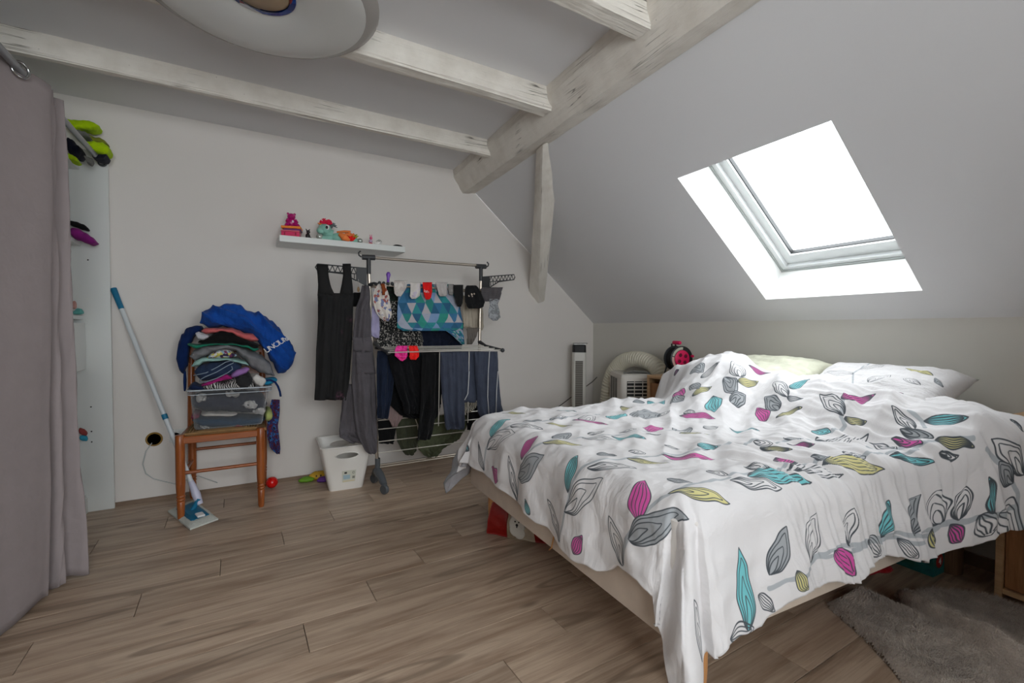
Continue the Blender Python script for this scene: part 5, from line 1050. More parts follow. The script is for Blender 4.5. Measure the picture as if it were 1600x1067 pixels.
# ------------------------------------------------------------------ things on the floor by the wall
bx = thing('laundry_basket', 'white plastic laundry basket with oval handle holes beside the rack', 'basket', (.63, 3.27, 0), R(-4))
def basket():
    Mx = world_of(bx); z1 = .29; hw0, hd0, hw1, hd1, t = .105, .135, .158, .185, .004
    def ringat(f, ins=0, n=10):
        hw, hd = hw0 + (hw1 - hw0) * f - ins, hd0 + (hd1 - hd0) * f - ins; r = .03
        return [Mx @ p for p in rrect(-hw, hw, -hd, hd, z1 * f if ins == 0 else max(z1 * f, .006), r, 6)]
    mb = MB(); m2 = []
    # four walls as grids so that the front and back carry oval holes
    def wall(fn, hole):
        n, m = 40, 34
        for sgn, ins in ((1, 0), (-1, t)):
            vs = [fn(i / n, j / m, ins) for i in range(n + 1) for j in range(m + 1)]; fs = []
            for i in range(n):
                for j in range(m):
                    u, v = (i + .5) / n, (j + .5) / m
                    if hole and ((u - .5) / .24) ** 2 + ((v - .80) / .075) ** 2 < 1: continue
                    fs.append((i * (m + 1) + j, (i + 1) * (m + 1) + j, (i + 1) * (m + 1) + j + 1, i * (m + 1) + j + 1))
            mb.add(vs, fs)
    def dims(v, ins): return hw0 + (hw1 - hw0) * v - ins, hd0 + (hd1 - hd0) * v - ins
    r = .0
    def soft(x, y, hw, hd):
        # round the corners
        rr = .028; ax, ay = abs(x), abs(y)
        if ax > hw - rr and ay > hd - rr:
            d = Vector((ax - hw + rr, ay - hd + rr)); L = d.length
            if L > rr: d *= rr / L; ax, ay = hw - rr + d.x, hd - rr + d.y
        return math.copysign(ax, x), math.copysign(ay, y)
    def mk(side):
        def fn(u, v, ins):
            hw, hd = dims(v, ins); z = max(z1 * v, ins)
            if side == 0: x, y = (2 * u - 1) * hw, -hd
            elif side == 1: x, y = (2 * u - 1) * hw, hd
            elif side == 2: x, y = -hw, (2 * u - 1) * hd
            else: x, y = hw, (2 * u - 1) * hd
            x, y = soft(x, y, hw, hd); return Mx @ Vector((x, y, z))
        return fn
    wall(mk(0), True); wall(mk(1), True); wall(mk(2), False); wall(mk(3), False)
    for ins in (0, t): mb.add([Mx @ Vector((p.x, p.y, 0.0015 + ins)) for p in rrect(-hw0 + ins, hw0 - ins, -hd0 + ins, hd0 - ins, 0, .028, 5)], [tuple(range(24))])
    body = mb.build('basket_body', mat('basket_plastic', (.89, .875, .85), rough=.35), bx, smooth=True)
    mb = MB(); pts = [Mx @ Vector((p.x, p.y, z1)) for p in rrect(-hw1, hw1, -hd1, hd1, 0, .028, 5)]; mb.tube(pts + [pts[0]], .005, 8, False); mb.build('rim', _mc['basket_plastic'], bx, smooth='all')
    for sy in (-1, 1):
        mb = MB(); pts = []
        for k in range(25):
            a_ = 2 * PI * k / 24; u = .5 + .245 * math.cos(a_); v = .80 + .078 * math.sin(a_); pts.append(mk(0 if sy < 0 else 1)(u, v, t / 2))
        mb.tube(pts, .0042, 6, False); mb.build('handle_rim', _mc['basket_plastic'], bx, smooth='all')
    # paper label with a little print
    Lm = NT('paper_label'); uv = Lm.n('ShaderNodeTexCoord').outputs['Generated']
    Lm.p.inputs['Base Color'].default_value = lin((.80, .80, .74)); lab = MB(); f = mk(0); a_ = []
    for u, v in ((.38, .18), (.72, .18), (.72, .45), (.38, .45)): a_.append(f(u, v, -.0015))
    lab.add(a_, [(0, 1, 2, 3)]); lo = lab.build('label', Lm.m, bx)
    def patch(u0, u1, v0, v1, col, nm):
        q = MB(); q.add([f(u, v, -.0028) for u, v in ((u0, v0), (u1, v0), (u1, v1), (u0, v1))], [(0, 1, 2, 3)]); q.build(nm, mat('label_' + nm, col), lo)
    patch(.44, .50, .38, .42, (.2, .2, .2), 'dark_mark'); patch(.41, .58, .25, .35, (.62, .72, .76), 'blue_picture')
    for i in range(6): patch(.64 + .011 * i, .645 + .011 * i, .25, .31, (.25, .25, .25), 'bar')
    q = MB(); c0 = f(.66, .39, -.0028); c1 = [f(.66 + .025 * math.cos(k * PI / 8), .39 + .028 * math.sin(k * PI / 8), -.003) for k in range(17)]; q.tube(c1, .0008, 4, False); q.build('round_mark', mat('label_dark_mark', (.2, .2, .2)), lo)
    patch(.40, .70, .195, .21, (.86, .78, .58), 'yellow_line')
basket()
mb = MB(); bc = Vector((.205, 3.415, .036)); mb.ball(bc, .036, nu=24, nv=14); tag(mb.build('toy_ball', mat('red_glossy_plastic', (.85, .06, .05), rough=.22), None, smooth='all'), 'small shiny red ball on the floor by the right rear chair leg', 'ball')
toy = thing('toy_fish', 'flat green, yellow and purple toy on the floor left of the laundry basket', 'toy', (.42, 3.42, 0))
for nm, c, r_, m in (('tail', at_z(480, 748, .02), (.055, .035, .018), mat('toy_green', (.42, .62, .13), rough=.5)), ('body', at_z(497, 742, .03) , (.06, .04, .028), mat('toy_yellow', (.78, .62, .16), rough=.5)), ('base', at_z(506, 748, .02), (.045, .035, .018), mat('toy_purple', (.38, .20, .55), rough=.5))):
    mb = MB(); mb.ball(Vector((c.x, min(c.y, 3.46), r_[2] * .95)), r_, nu=18, nv=10, f=lambda d: d * (1 + .12 * math.sin(6 * math.atan2(d.y, d.x)))); mb.build(nm, m, toy, smooth='all')
mb = MB(); bodyc = at_z(497, 742, .03); mb.ball((bodyc.x - .015, min(bodyc.y, 3.46) - .037, .035), .006, nu=8, nv=6); mb.ball((bodyc.x + .012, min(bodyc.y, 3.46) - .037, .035), .006, nu=8, nv=6); mb.build('eyes', mat('brown_eye', (.25, .12, .06)), toy, smooth='all')
# wall outlet hole with cable, and a double socket behind the mop
c = at_y(241, 686, 3.52); tr = thing('socket_box', 'open round wall box with bare cable low on the back wall', 'wall box', (c.x, 3.52, c.z))
mb = MB(); mb.lathe([(.040, 0), (.043, .002), (.041, .004), (.036, .004), (.034, -.03), (.001, -.03)], (c.x, 3.5195, c.z), (0, -1, 0), n=24); mb.build('box_rim', mat('ochre_box', (.55, .42, .16), rough=.6), tr, smooth=True)
mb = MB(); mb.lathe([(.033, 0), (.001, .0)], (c.x, 3.514, c.z), (0, -1, 0), n=20); mb.build('cavity', mat('dark_cavity', (.13, .10, .07), rough=.9), tr)
mb = MB(); mb.tube([Vector((c.x - .01, 3.51, c.z - .02))] + [at_y(a_, b_, 3.50) for a_, b_ in ((228, 705), (223, 725), (228, 740), (240, 748), (256, 752), (273, 756))] + [Vector((-.20, 3.50, .12)), Vector((-.1, 3.50, .06))], .0028, 6); mb.build('cable', mat('white_cable', (.72, .74, .74), rough=.5), tr, smooth='all')
sx = thing('wall_socket', 'white double wall socket half hidden behind the mop pole and the chair', 'socket', (-.29, 3.52, .385))
mb = MB(); mb.box((-.345, 3.511, .345), (-.205, 3.519, .425), bev=.003); mb.build('plate', M_white, sx)
for x in (-.313, -.238):
    mb = MB(); mb.lathe([(.022, .0), (.022, .003), (.019, .003), (.017, -.004), (.001, -.004)], (x, 3.511, .385), (0, -1, 0), n=20); so = mb.build('socket_well', M_white, sx, smooth=True)
    mb = MB(); mb.cyl((x - .008, 3.512, .385), (x - .008, 3.516, .385), .0025, n=8); mb.cyl((x + .008, 3.512, .385), (x + .008, 3.516, .385), .0025, n=8); mb.build('pin_holes', mat('black_hole', (.05, .05, .05)), so)

# ------------------------------------------------------------------ wardrobe, rod and curtain at the left
wd = thing('open_wardrobe', 'white open wardrobe unit with shelves and drawer behind the grey curtain', 'wardrobe', (-1.0, 2.7, 0))
WX0, WX1 = -1.28, -.722; WT = 2.045
mb = MB(); mb.box((WX0, 3.482, 0), (-.606, 3.503, WT), bev=.0015); mb.build('side_panel', M_white, wd)
mb = MB(); mb.box((WX0, 1.25, 0), (-.65, 1.272, WT), bev=.0015); mb.build('side_panel', M_white, wd)
mb = MB(); mb.box((WX0 - .012, 1.272, 0), (WX0, 3.482, WT)); mb.build('back_panel', M_white, wd)
mb = MB(); mb.box((WX1 - .02, 1.272, 0), (WX1, 3.482, .085), bev=.001); mb.build('plinth', M_white, wd)
for z in (.085, 1.095, 1.505, 1.925):
    mb = MB(); mb.box((WX0, 1.272, z), (WX1 - .005, 3.4815, z + .020), bev=.001); mb.build('shelf', M_white, wd)
mb = MB(); mb.box((WX1 - .02, 2.70, .815), (WX1 + .005, 3.4785, 1.075), bev=.001); mb.build('drawer', M_white, wd)
mb = MB()
for z in (1.43, .60, .46, .40): p = Vector((-.70, 3.481, z)); mb.cyl(p, p - Vector((0, .0015, 0)), .004, n=8)
mb.build('screw_holes', mat('black_hole', (.05, .05, .05)), wd)
# the rod
rod = thing('curtain_rod', 'grey metal curtain rod running from the wardrobe panel towards the viewer', 'curtain rod', (-.64, 2.4, 1.97))
RA, RB = Vector((-.629, 3.478, 1.981)), Vector((-.648, 1.30, 1.935))
mb = MB(); mb.cyl(RA, RB, .0125, n=16); mb.build('tube', mat('brushed_rod', (.58, .59, .60), rough=.35, metal=.6), rod, smooth=True)
mb = MB(); mb.lathe([(.020, 0), (.021, .004), (.019, .018), (.0135, .018)], RA + Vector((0, .002, 0)), (0, -1, 0), n=18); mb.build('bracket', mat('dark_bracket', (.28, .29, .30), rough=.4, metal=.5), rod, smooth=True)
# curtain: plan curve at the top and bottom, metal eyelets
M_curt = fabric('mauve_grey_curtain', (0.58, 0.54, 0.54), weave=1200, crumple=.10, var=.015)
cur = thing('curtain', 'long mauve grey eyelet curtain in front of the wardrobe at the left', 'curtain', (-.64, 2.1, 0))
bot = [(-.70, 1.35), (-.80, 1.50), (-.62, 1.70), (-.70, 1.92), (-.695, 2.10), (-.688, 2.207), (-.662, 2.30), (-.640, 2.42), (-.636, 2.455), (-.70, 2.47), (-.74, 2.50), (-.665, 2.515), (-.612, 2.505), (-.600, 2.522), (-.640, 2.545), (-.66, 2.575), (-.60, 2.585), (-.553, 2.580), (-.545, 2.590), (-.56, 2.612)]
topc = [(-.72, 1.35), (-.58, 1.50), (-.72, 1.68), (-.69, 1.88), (-.70, 2.05), (-.685, 2.18), (-.655, 2.29), (-.60, 2.42), (-.595, 2.475), (-.655, 2.50), (-.705, 2.53), (-.68, 2.56), (-.635, 2.56), (-.615, 2.575), (-.645, 2.59), (-.665, 2.615), (-.645, 2.64), (-.614, 2.655), (-.608, 2.665), (-.62, 2.69)]
def catmull(P, n):
    out = []; m = len(P) - 1
    for i in range(n + 1):
        t = i / n * m; k = min(int(t), m - 1); f = t - k; p0, p1, p2, p3 = P[max(k - 1, 0)], P[k], P[k + 1], P[min(k + 2, m)]
        out.append(tuple(.5 * ((2 * p1[a]) + (-p0[a] + p2[a]) * f + (2 * p0[a] - 5 * p1[a] + 4 * p2[a] - p3[a]) * f * f + (-p0[a] + 3 * p1[a] - 3 * p2[a] + p3[a]) * f ** 3) for a in (0, 1)))
    return out
nu, nv = 230, 60; bt, tt = catmull(bot, nu), catmull(topc, nu); mb = MB()
for j in range(nv + 1):
    f = j / nv
    for i in range(nu + 1):
        g = f ** .8; x = bt[i][0] * (1 - g) + tt[i][0] * g; y = bt[i][1] * (1 - g) + tt[i][1] * g; u = i / nu
        zt = 1.972 + .028 * smoothstep(.35, .6, u); zb = .012 + .006 * math.sin(u * 40); 
        z = zb + (zt - zb) * f
        x += .007 * nz((u * 6, z * 2.5, 0)) + .006 * (1 - 2.4 * abs(nz((u * 14, z * 5 - u * 18, 3)))) * smoothstep(.35, .6, u); y += .004 * nz((u * 9, z * 3, 7))
        mb.v.append((x, y, z))
for j in range(nv):
    for i in range(nu): mb.f.append((j * (nu + 1) + i, j * (nu + 1) + i + 1, (j + 1) * (nu + 1) + i + 1, (j + 1) * (nu + 1) + i)); mb.mi.append(0)
mb.build('fabric_panel', M_curt, cur, smooth='all', mods=[('SOLIDIFY', dict(thickness=.003, offset=0))])
for y in (2.31, 1.60, 1.95):
    p = RB.lerp(RA, (y - RB.y) / (RA.y - RB.y)); mb = MB(); n_ = Vector((.75, -.66, 0)).normalized(); pts = []
    o_ = n_.cross(Vector((0, 0, 1)))
    for k in range(25): a_ = 2 * PI * k / 24; pts.append(p + Vector((.006, 0, -.003)) + (o_ * math.cos(a_) + Vector((0, 0, 1)) * math.sin(a_)) * .026)
    mb.tube(pts, .005, 8, False); mb.build('eyelet', mat('chrome_ring', (.70, .70, .70), rough=.15, metal=1.0), cur, smooth='all')

# on the wardrobe shelves
hv = thing('work_jacket', 'fluorescent yellow and navy work jacket heaped on the top shelf', 'jacket', (-.75, 3.38, 1.95))
HO, HS = (85, 170), 10.67
M_hv = F('fluorescent_yellow', (.66, .80, .04), crumple=.6); M_hn = F('dark_navy_nylon', (.08, .09, .15)); M_hg = F('reflective_grey', (.42, .42, .40))
for nm, pts, Y, dp, m, sd in (('sleeve', [(120, 105, 250), (200, 125, 300), (300, 150, 350), (420, 150, 330), (540, 165, 335), (660, 210, 335), (735, 240, 300)], 3.36, .12, M_hv, 1), ('collar', [(290, 340, 400), (380, 330, 430), (480, 370, 460), (580, 430, 470)], 3.33, .12, M_hg, 2),
    ('body', [(400, 450, 520), (480, 520, 600), (560, 515, 680), (660, 510, 720), (780, 520, 745), (860, 560, 740), (905, 600, 700)], 3.30, .14, M_hv, 3), ('back', [(420, 440, 540), (560, 400, 540), (700, 450, 560), (800, 500, 560), (890, 560, 590)], 3.40, .07, F('yellow_grey_mix', (.50, .52, .18)), 4),
    ('lining', [(170, 400, 700), (260, 470, 740), (340, 560, 780), (420, 600, 740)], 3.28, .16, M_hn, 5), ('hem', [(600, 700, 780), (700, 720, 815), (800, 735, 820), (865, 740, 780)], 3.31, .13, M_hn, 6), ('cuff', [(185, 715, 760), (260, 740, 850), (340, 780, 870), (385, 830, 868)], 3.27, .10, M_hv, 7), ('strap', [(480, 760, 800), (540, 770, 890), (600, 800, 915), (630, 830, 880)], 3.30, .06, M_hg, 8)):
    s_ = band(nm, pts, Y, dp, m, None, off=HO, sc=HS, seed=50 + sd, nx=26, rough=.008); s_.parent = hv; s_.location = -hv.location
sl = thing('felt_hat', 'magenta felt hat on the upper wardrobe shelf', 'hat', (-.80, 3.38, 1.53))
for nm, pts, Y, dp, m in (('brim', [(62, 125, 215), (130, 140, 240), (200, 180, 270), (260, 215, 287), (305, 255, 275)], 3.33, .10, F('magenta_felt', (.52, .13, .47))), ):
    s_ = band(nm, pts, Y, dp, m, None, off=(95, 330), sc=5.62, seed=61, nx=20, rough=.004); s_.parent = sl; s_.location = -sl.location
s_ = band('baseball_hat', [(60, 72, 120), (120, 80, 135), (180, 105, 160), (238, 140, 175)], 3.40, .06, F('black_felt', (.08, .08, .085)), None, off=(95, 330), sc=5.62, seed=62, nx=16, rough=.003); tag(s_, 'black cap lying behind the magenta hat', 'cap')
s_ = band('turquoise_toy', [(98, 870, 905), (130, 848, 908), (165, 855, 906), (180, 880, 900)], 3.36, .07, F('turquoise_plush', (.38, .66, .64)), None, off=(95, 330), sc=5.62, seed=63, nx=16); tag(s_, 'turquoise soft toy on the wardrobe shelf above the drawer', 'toy')
s_ = band('small_doll', [(95, 790, 860), (112, 785, 855), (125, 800, 850)], 3.42, .04, F('pink_plush', (.75, .55, .52)), None, off=(95, 330), sc=5.62, seed=64, nx=10); tag(s_, 'tiny pink and white doll behind the turquoise toy', 'toy')
s_ = band('small_cloth', [(100, 845, 885), (130, 850, 895), (158, 868, 900)], 3.43, .03, F('dusty_red_cloth', (.55, .25, .24)), None, off=(100, 480), sc=4.45, seed=65, nx=10); tag(s_, 'dusty red rag hooked on the wardrobe panel', 'cloth')
s_ = band('blue_cloth', [(103, 895, 925), (130, 890, 930), (160, 895, 935)], 3.43, .03, F('sky_blue_cloth', (.22, .60, .72)), None, off=(100, 480), sc=4.45, seed=66, nx=10); tag(s_, 'sky blue rag hooked on the wardrobe panel below the red one', 'cloth')
# ------------------------------------------------------------------ wall shelf and what stands on it
sh = MB(); sh.box((.252, 3.270, 1.596), (1.060, 3.519, 1.636), bev=.0015); tag(sh.build('wall_shelf', M_white, None), 'white floating shelf on the back wall above the drying rack', 'shelf')
SZ = 1.636; TY = 3.37
def onshelf(px, dy=0.0): p = at_y(px, 370, TY + dy); return Vector((p.x, TY + dy, SZ))
def blobs(name, lab, cat, parts, root, grp='toys on the wall shelf', rz=0.0):
    r = thing(name, lab, cat, root, rz, grp)
    for nm, items, m in parts:
        mb = MB(); M = world_of(r)
        for it in items:
            if it[0] == 'b': mb.ball(M @ Vector(it[1]), it[2], M=M.to_3x3(), nu=18, nv=12)
            elif it[0] == 't': mb.tube([M @ Vector(p) for p in it[1]], it[2], 10)
            elif it[0] == 'x': mb.box(it[1], it[2], M, bev=.002)
        mb.build(nm, m, r, smooth=True)
    return r
PK = mat('pink_plastic', (.84, .12, .36), rough=.35); OR_ = mat('orange_plastic', (.93, .50, .10), rough=.4); PU = mat('violet_plastic', (.40, .10, .42), rough=.4)
p = onshelf(457, .02)
blobs('toy_box', 'bright pink plastic box at the left end of the shelf', 'box', [('box_body', [('x', (-.052, -.045, 0), (.055, .045, .042))], PK), ('lid', [('x', (-.055, -.048, .0425), (.058, .048, .050))], mat('clear_pink_lid', (.90, .45, .52), rough=.2)), ('latch', [('x', (-.035, -.0485, .018), (-.028, -.046, .036))], mat('dark_pink', (.6, .06, .2))), ('latch', [('x', (.030, -.0485, .018), (.037, -.046, .036))], _mc['dark_pink'] if 'dark_pink' in _mc else mat('dark_pink', (.6, .06, .2)))], p + Vector((-.008, 0, 0)), rz=R(-14))
blobs('toy_case', 'orange and violet flat case on top of the pink box', 'box', [('case_base', [('x', (-.04, -.042, .0505), (.062, .044, .062))], PU), ('case_lid', [('x', (-.055, -.048, .0625), (.062, .048, .078))], OR_)], p + Vector((-.006, 0, 0)), rz=R(-14))
MG = mat('magenta_vinyl', (.68, .06, .42), rough=.3)
blobs('toy_bear', 'small magenta bear figurine sitting on the orange case', 'toy', [('body', [('b', (0, 0, .105), (.030, .026, .032)), ('t', [(-.018, -.018, .100), (-.034, -.03, .086), (-.036, -.034, .082)], [.013, .012, .011]), ('t', [(.018, -.018, .100), (.034, -.03, .086), (.036, -.034, .082)], [.013, .012, .011]), ('t', [(-.022, -.01, .125), (-.032, -.02, .108)], [.010, .008]), ('t', [(.022, -.01, .125), (.032, -.02, .108)], [.010, .008])], MG), ('head', [('b', (0, -.002, .146), (.025, .023, .022)), ('b', (0, -.022, .141), (.011, .010, .008)), ('b', (-.020, 0, .164), (.008, .005, .008)), ('b', (.020, 0, .164), (.008, .005, .008))], MG), ('chest_patch', [('b', (.004, -.024, .112), (.007, .004, .009))], mat('white_spot', (.85, .80, .85)))], p + Vector((-.006, 0, 0)), rz=R(6))
DK = mat('dark_bronze', (.10, .08, .08), rough=.35)
blobs('dark_figurine', 'small dark bronze figurine between the pink box and the plush pony', 'figurine', [('body', [('b', (0, 0, .025), (.015, .013, .022)), ('b', (.002, -.004, .054), (.012, .011, .012)), ('t', [(-.006, 0, .062), (-.012, 0, .074)], [.004, .002]), ('t', [(.006, 0, .062), (.012, 0, .074)], [.004, .002]), ('t', [(.006, -.008, .02), (.026, -.014, .006)], [.008, .006]), ('t', [(-.006, -.008, .02), (-.014, -.016, .005)], [.008, .006])], DK)], onshelf(481))
MT = F('mint_plush', (.56, .76, .70), crumple=.15); OG = F('orange_plush', (.92, .52, .28), crumple=.2); RP = F('raspberry_mane', (.88, .14, .30), crumple=.4); TR = F('grey_mane', (.42, .45, .46)); SV = mat('silver_vinyl', (.70, .73, .70), rough=.2, metal=.5)
rs_ = random.Random(5)
def tuft(c, r, n, ln): return [('t', [tuple(Vector(c)), tuple(Vector(c) + Vector((rs_.uniform(-1, 1), rs_.uniform(-.6, .3), rs_.uniform(.1, 1))).normalized() * ln * .6), tuple(Vector(c) + Vector((rs_.uniform(-1.2, 1.2), rs_.uniform(-.6, .3), rs_.uniform(0, 1))).normalized() * ln)], [r, r * .8, r * .3]) for _ in range(n)]
blobs('plush_pony', 'lying mint green plush pony with raspberry mane and orange wings', 'soft toy', [
    ('body', [('b', (.085, .01, .036), (.075, .036, .034)), ('t', [(.03, 0, .05), (.0, 0, .06), (-.02, 0, .075)], [.034, .032, .036]), ('t', [(.02, -.03, .02), (-.02, -.045, .015), (-.045, -.05, .015)], [.018, .017, .016]), ('t', [(.14, -.02, .02), (.19, -.035, .017)], [.018, .017])], MT),
    ('head', [('b', (-.018, -.01, .082), (.042, .040, .038)), ('b', (-.046, -.03, .066), (.026, .024, .021)), ('t', [(-.036, -.005, .108), (-.06, -.01, .118)], [.012, .003])], MT),
    ('ear', [('t', [(-.04, -.012, .112), (-.064, -.016, .119)], [.011, .002])], OG),
    ('mane', tuft((-.012, -.01, .112), .010, 26, .045), RP), ('forelock', tuft((.022, .0, .098), .008, 12, .040), TR),
    ('eye', [('b', (-.006, -.047, .090), (.013, .006, .017))], mat('eye_white', (.88, .88, .88), rough=.2)), ('pupil', [('b', (-.010, -.052, .088), (.008, .004, .011))], mat('pupil_black', (.04, .05, .06), rough=.1)),
    ('wing', [('t', [(.07, -.035, .055), (.10, -.045, .035), (.135, -.045, .014)], [.012, .026, .010]), ('t', [(.06, .01, .075), (.11, .01, .083), (.15, .01, .088)], [.006, .009, .005])], OG),
    ('hoof', [('b', (-.055, -.052, .022), (.022, .020, .021)), ('b', (.205, -.038, .019), (.019, .018, .018))], SV)], onshelf(512), rz=R(-4))
blobs('pony_tail_toy', 'fluffy orange, red and green curled plush tail behind the pony', 'soft toy', [('red_curl', tuft((.0, 0, .022), .013, 18, .030), F('scarlet_plush', (.88, .12, .12))), ('orange_curl', tuft((-.010, .01, .042), .012, 16, .038), OG), ('green_curl', tuft((.022, .012, .036), .010, 9, .034), F('olive_yellow_plush', (.60, .62, .22)))], onshelf(549, -.045))
blobs('bunny_figurine', 'tiny pink bunny stacked on a lilac ball and red foot', 'figurine', [('foot', [('b', (0, 0, .012), (.018, .016, .012)), ('b', (0, 0, .005), (.020, .018, .005))], mat('coral_vinyl', (.90, .22, .28), rough=.35)), ('belly', [('b', (0, 0, .034), (.014, .013, .013))], mat('lilac_vinyl', (.76, .66, .76), rough=.3)), ('head', [('b', (.003, 0, .056), (.0105, .010, .010)), ('t', [(-.002, 0, .064), (-.004, 0, .080)], [.003, .0018]), ('t', [(.006, 0, .064), (.009, 0, .081)], [.003, .0018])], mat('pink_vinyl', (.88, .38, .55), rough=.35))], onshelf(579))
q = NT('globe_glass'); q.p.inputs['Transmission Weight'].default_value = .9; q.p.inputs['Roughness'].default_value = .03; q.p.inputs['Base Color'].default_value = (.9, .92, .92, 1)
blobs('snow_globe', 'tiny clear snow globe with dark speckled base', 'snow globe', [('glass_dome', [('b', (0, 0, .030), (.021, .021, .021))], q.m), ('globe_base', [('t', [(0, 0, 0), (0, 0, .012)], [.018, .016])], spotted('dark_speckle', [(.12, .22, .22), (.55, .55, .52), (.10, .12, .13)], 160))], onshelf(592))
blobs('black_hairbrush', 'flat black hairbrush lying at the right end of the shelf', 'brush', [('brush_head', [('b', (.012, 0, .010), (.036, .020, .013))], mat('black_plastic', (.05, .05, .055), rough=.35)), ('brush_handle', [('t', [(-.015, 0, .007), (-.04, .0, .006), (-.058, .0, .005)], [.007, .005, .006])], _mc['black_plastic']), ('bristles', [('t', [(-.012 + .008 * i, -.004, .012), (-.010 + .008 * i, -.006, .021)], [.0016, .001]) for i in range(7)], _mc['black_plastic'])], onshelf(619, -.03), rz=R(3))

# ------------------------------------------------------------------ ceiling lamp: shallow glass bowl
lamp = thing('ceiling_lamp', 'large round frosted glass bowl lamp hanging under the ceiling joists', 'lamp', (.094, 1.88, CEIL))
LC = Vector((.094, 1.885, 0))
def frosted(name, col, tr):
    q = NT(name); q.p.inputs['Base Color'].default_value = lin(col); q.p.inputs['Roughness'].default_value = .25; q.p.inputs['Coat Weight'].default_value = .6
    t = q.n('ShaderNodeBsdfTranslucent', {0: lin(col)}); m = q.n('ShaderNodeMixShader', {0: tr, 1: q.p.outputs[0], 2: t.outputs[0]}); q.t.links.new(m.outputs[0], q.t.nodes['Material Output'].inputs[0]); return q.m
mb = MB(); mb.lathe([(.11, 2.226), (.15, 2.214), (.22, 2.203), (.29, 2.197), (.335, 2.197), (.352, 2.202), (.354, 2.208), (.34, 2.206), (.29, 2.204), (.22, 2.210), (.15, 2.221), (.11, 2.232)], LC, n=64, caps=False); mb.build('glass_bowl', frosted('frosted_glass', (.93, .93, .92), .45), lamp, smooth=True)
mb = MB(); mb.lathe([(.350, 2.203), (.375, 2.210), (.398, 2.224), (.401, 2.228), (.398, 2.230), (.375, 2.217), (.350, 2.210)], LC, n=64, caps=False); mb.build('rim', frosted('clear_rim_glass', (.72, .70, .68), .35), lamp, smooth=True)
mb = MB(); mb.lathe([(.001, 2.222), (.085, 2.222), (.092, 2.225), (.092, 2.24), (.001, 2.24)], LC, n=40, caps=False); mb.build('centre_cap', mat('beige_cap', (.62, .53, .42), rough=.4), lamp, smooth=True)
q = NT('coloured_ring'); g = q.n('ShaderNodeTexCoord').outputs['Object']; v = q.n('ShaderNodeTexVoronoi', {'Vector': g, 'Scale': 11.0}); f = q.n('ShaderNodeSeparateColor', {0: v.outputs[1]}).outputs[0]
rr = q.n('ShaderNodeValToRGB', {0: f}); rr.color_ramp.interpolation = 'CONSTANT'; e = rr.color_ramp.elements; e.new(.5); e.new(.8)
for i, (ps, c) in enumerate(((0, (.06, .22, .52)), (.45, (.08, .14, .40)), (.7, (.45, .12, .14)), (.9, (.70, .70, .72)))): e[i].position = ps; e[i].color = lin(c)
q.set(q.p, 'Base Color', rr.outputs[0]); q.p.inputs['Roughness'].default_value = .2
mb = MB(); mb.lathe([(.092, 2.219), (.112, 2.221), (.114, 2.226), (.112, 2.236), (.092, 2.236)], LC, n=48, caps=False); mb.build('coloured_ring', q.m, lamp, smooth=True)
mb = MB(); mb.lathe([(.012, 2.24), (.012, 2.30), (.055, 2.305), (.06, CEIL - .001), (.001, CEIL - .001)], LC, n=24, caps=False); mb.build('stem', M_white, lamp, smooth=True)

# ------------------------------------------------------------------ air conditioner, hose, tower fan, reel
M_ac = mat('ac_ivory', (.83, .81, .78), rough=.45); M_acd = mat('ac_dark_slot', (.16, .16, .16), rough=.7)
ac = thing('air_conditioner', 'ivory portable air conditioner with louvred grille behind the bed', 'air conditioner', B(2.395, 2.845, 0), BROT - R(24.8))
MA = world_of(ac); W_, D_, H_ = .255, .385, .700
def rb(z, ins=0.0, r=.03): return [MA @ p for p in rrect(ins, W_ - ins, ins, D_ - ins, z, r, 5)]
mb = MB(); secs = [rb(.03, .004), rb(.05), rb(H_ - .03), rb(H_ - .009, .006), rb(H_, .022)]
for a, b in zip(secs, secs[1:]): mb.loft(a, b, False)
mb.add(secs[0], [tuple(range(24))]); mb.add(secs[-1], [tuple(range(24))]); body = mb.build('housing', M_ac, ac, smooth=True)
mb = MB()
for col in range(3):
    for k in range(24):
        z = .655 - k * .0095 - col * .002; y = .30 - col * .075; mb.box((-.0025, y - .026, z - .0026), (.001, y + .026, z + .0026), MA)
mb.build('side_vents', M_acd, ac)['kind'] = 'stuff'
mb = MB(); mb.box((.045, -.003, .48), (.225, .002, .645), MA, bev=.001); gr = mb.build('grille_recess', M_acd, ac)
for k in range(6):
    z = .492 + k * .028; mb = MB(); mb.box((.047, -.014, z), (.223, -.0035, z + .007), MA, bev=.001); mb.build('louvre', M_ac, gr)
for x in (.10, .165): mb = MB(); mb.box((x, -.010, .482), (x + .005, -.0035, .643), MA); mb.build('grille_bar', M_ac, gr)
mb = MB(); mb.tube([MA @ Vector(p) for p in ((.03, .05, .703), (.10, .03, .722), (.19, .03, .716), (.235, .05, .703))], .006, 8); mb.box((.06, .05, .7005), (.22, .16, .706), MA, bev=.002); mb.build('top_flap', mat('ac_grey', (.45, .45, .44), rough=.5), ac, smooth=True)
for x in (.04, W_ - .04):
    for y in (.04, D_ - .04): mb = MB(); mb.cyl(MA @ Vector((x, y, 0)), MA @ Vector((x, y, .03)), .018, n=12); mb.build('castor', M_grey, ac, smooth=True)
hs = thing('exhaust_hose', 'cream ribbed exhaust hose arching over the air conditioner', 'hose', B(2.66, 3.0, 0), BROT)
P = [(2.680, 2.676, .30), (2.680, 2.676, .52), (2.675, 2.685, .64), (2.665, 2.74, .745), (2.655, 2.85, .795), (2.645, 2.98, .805), (2.64, 3.11, .775), (2.64, 3.22, .70), (2.64, 3.29, .58), (2.64, 3.32, .42), (2.60, 3.32, .28)]
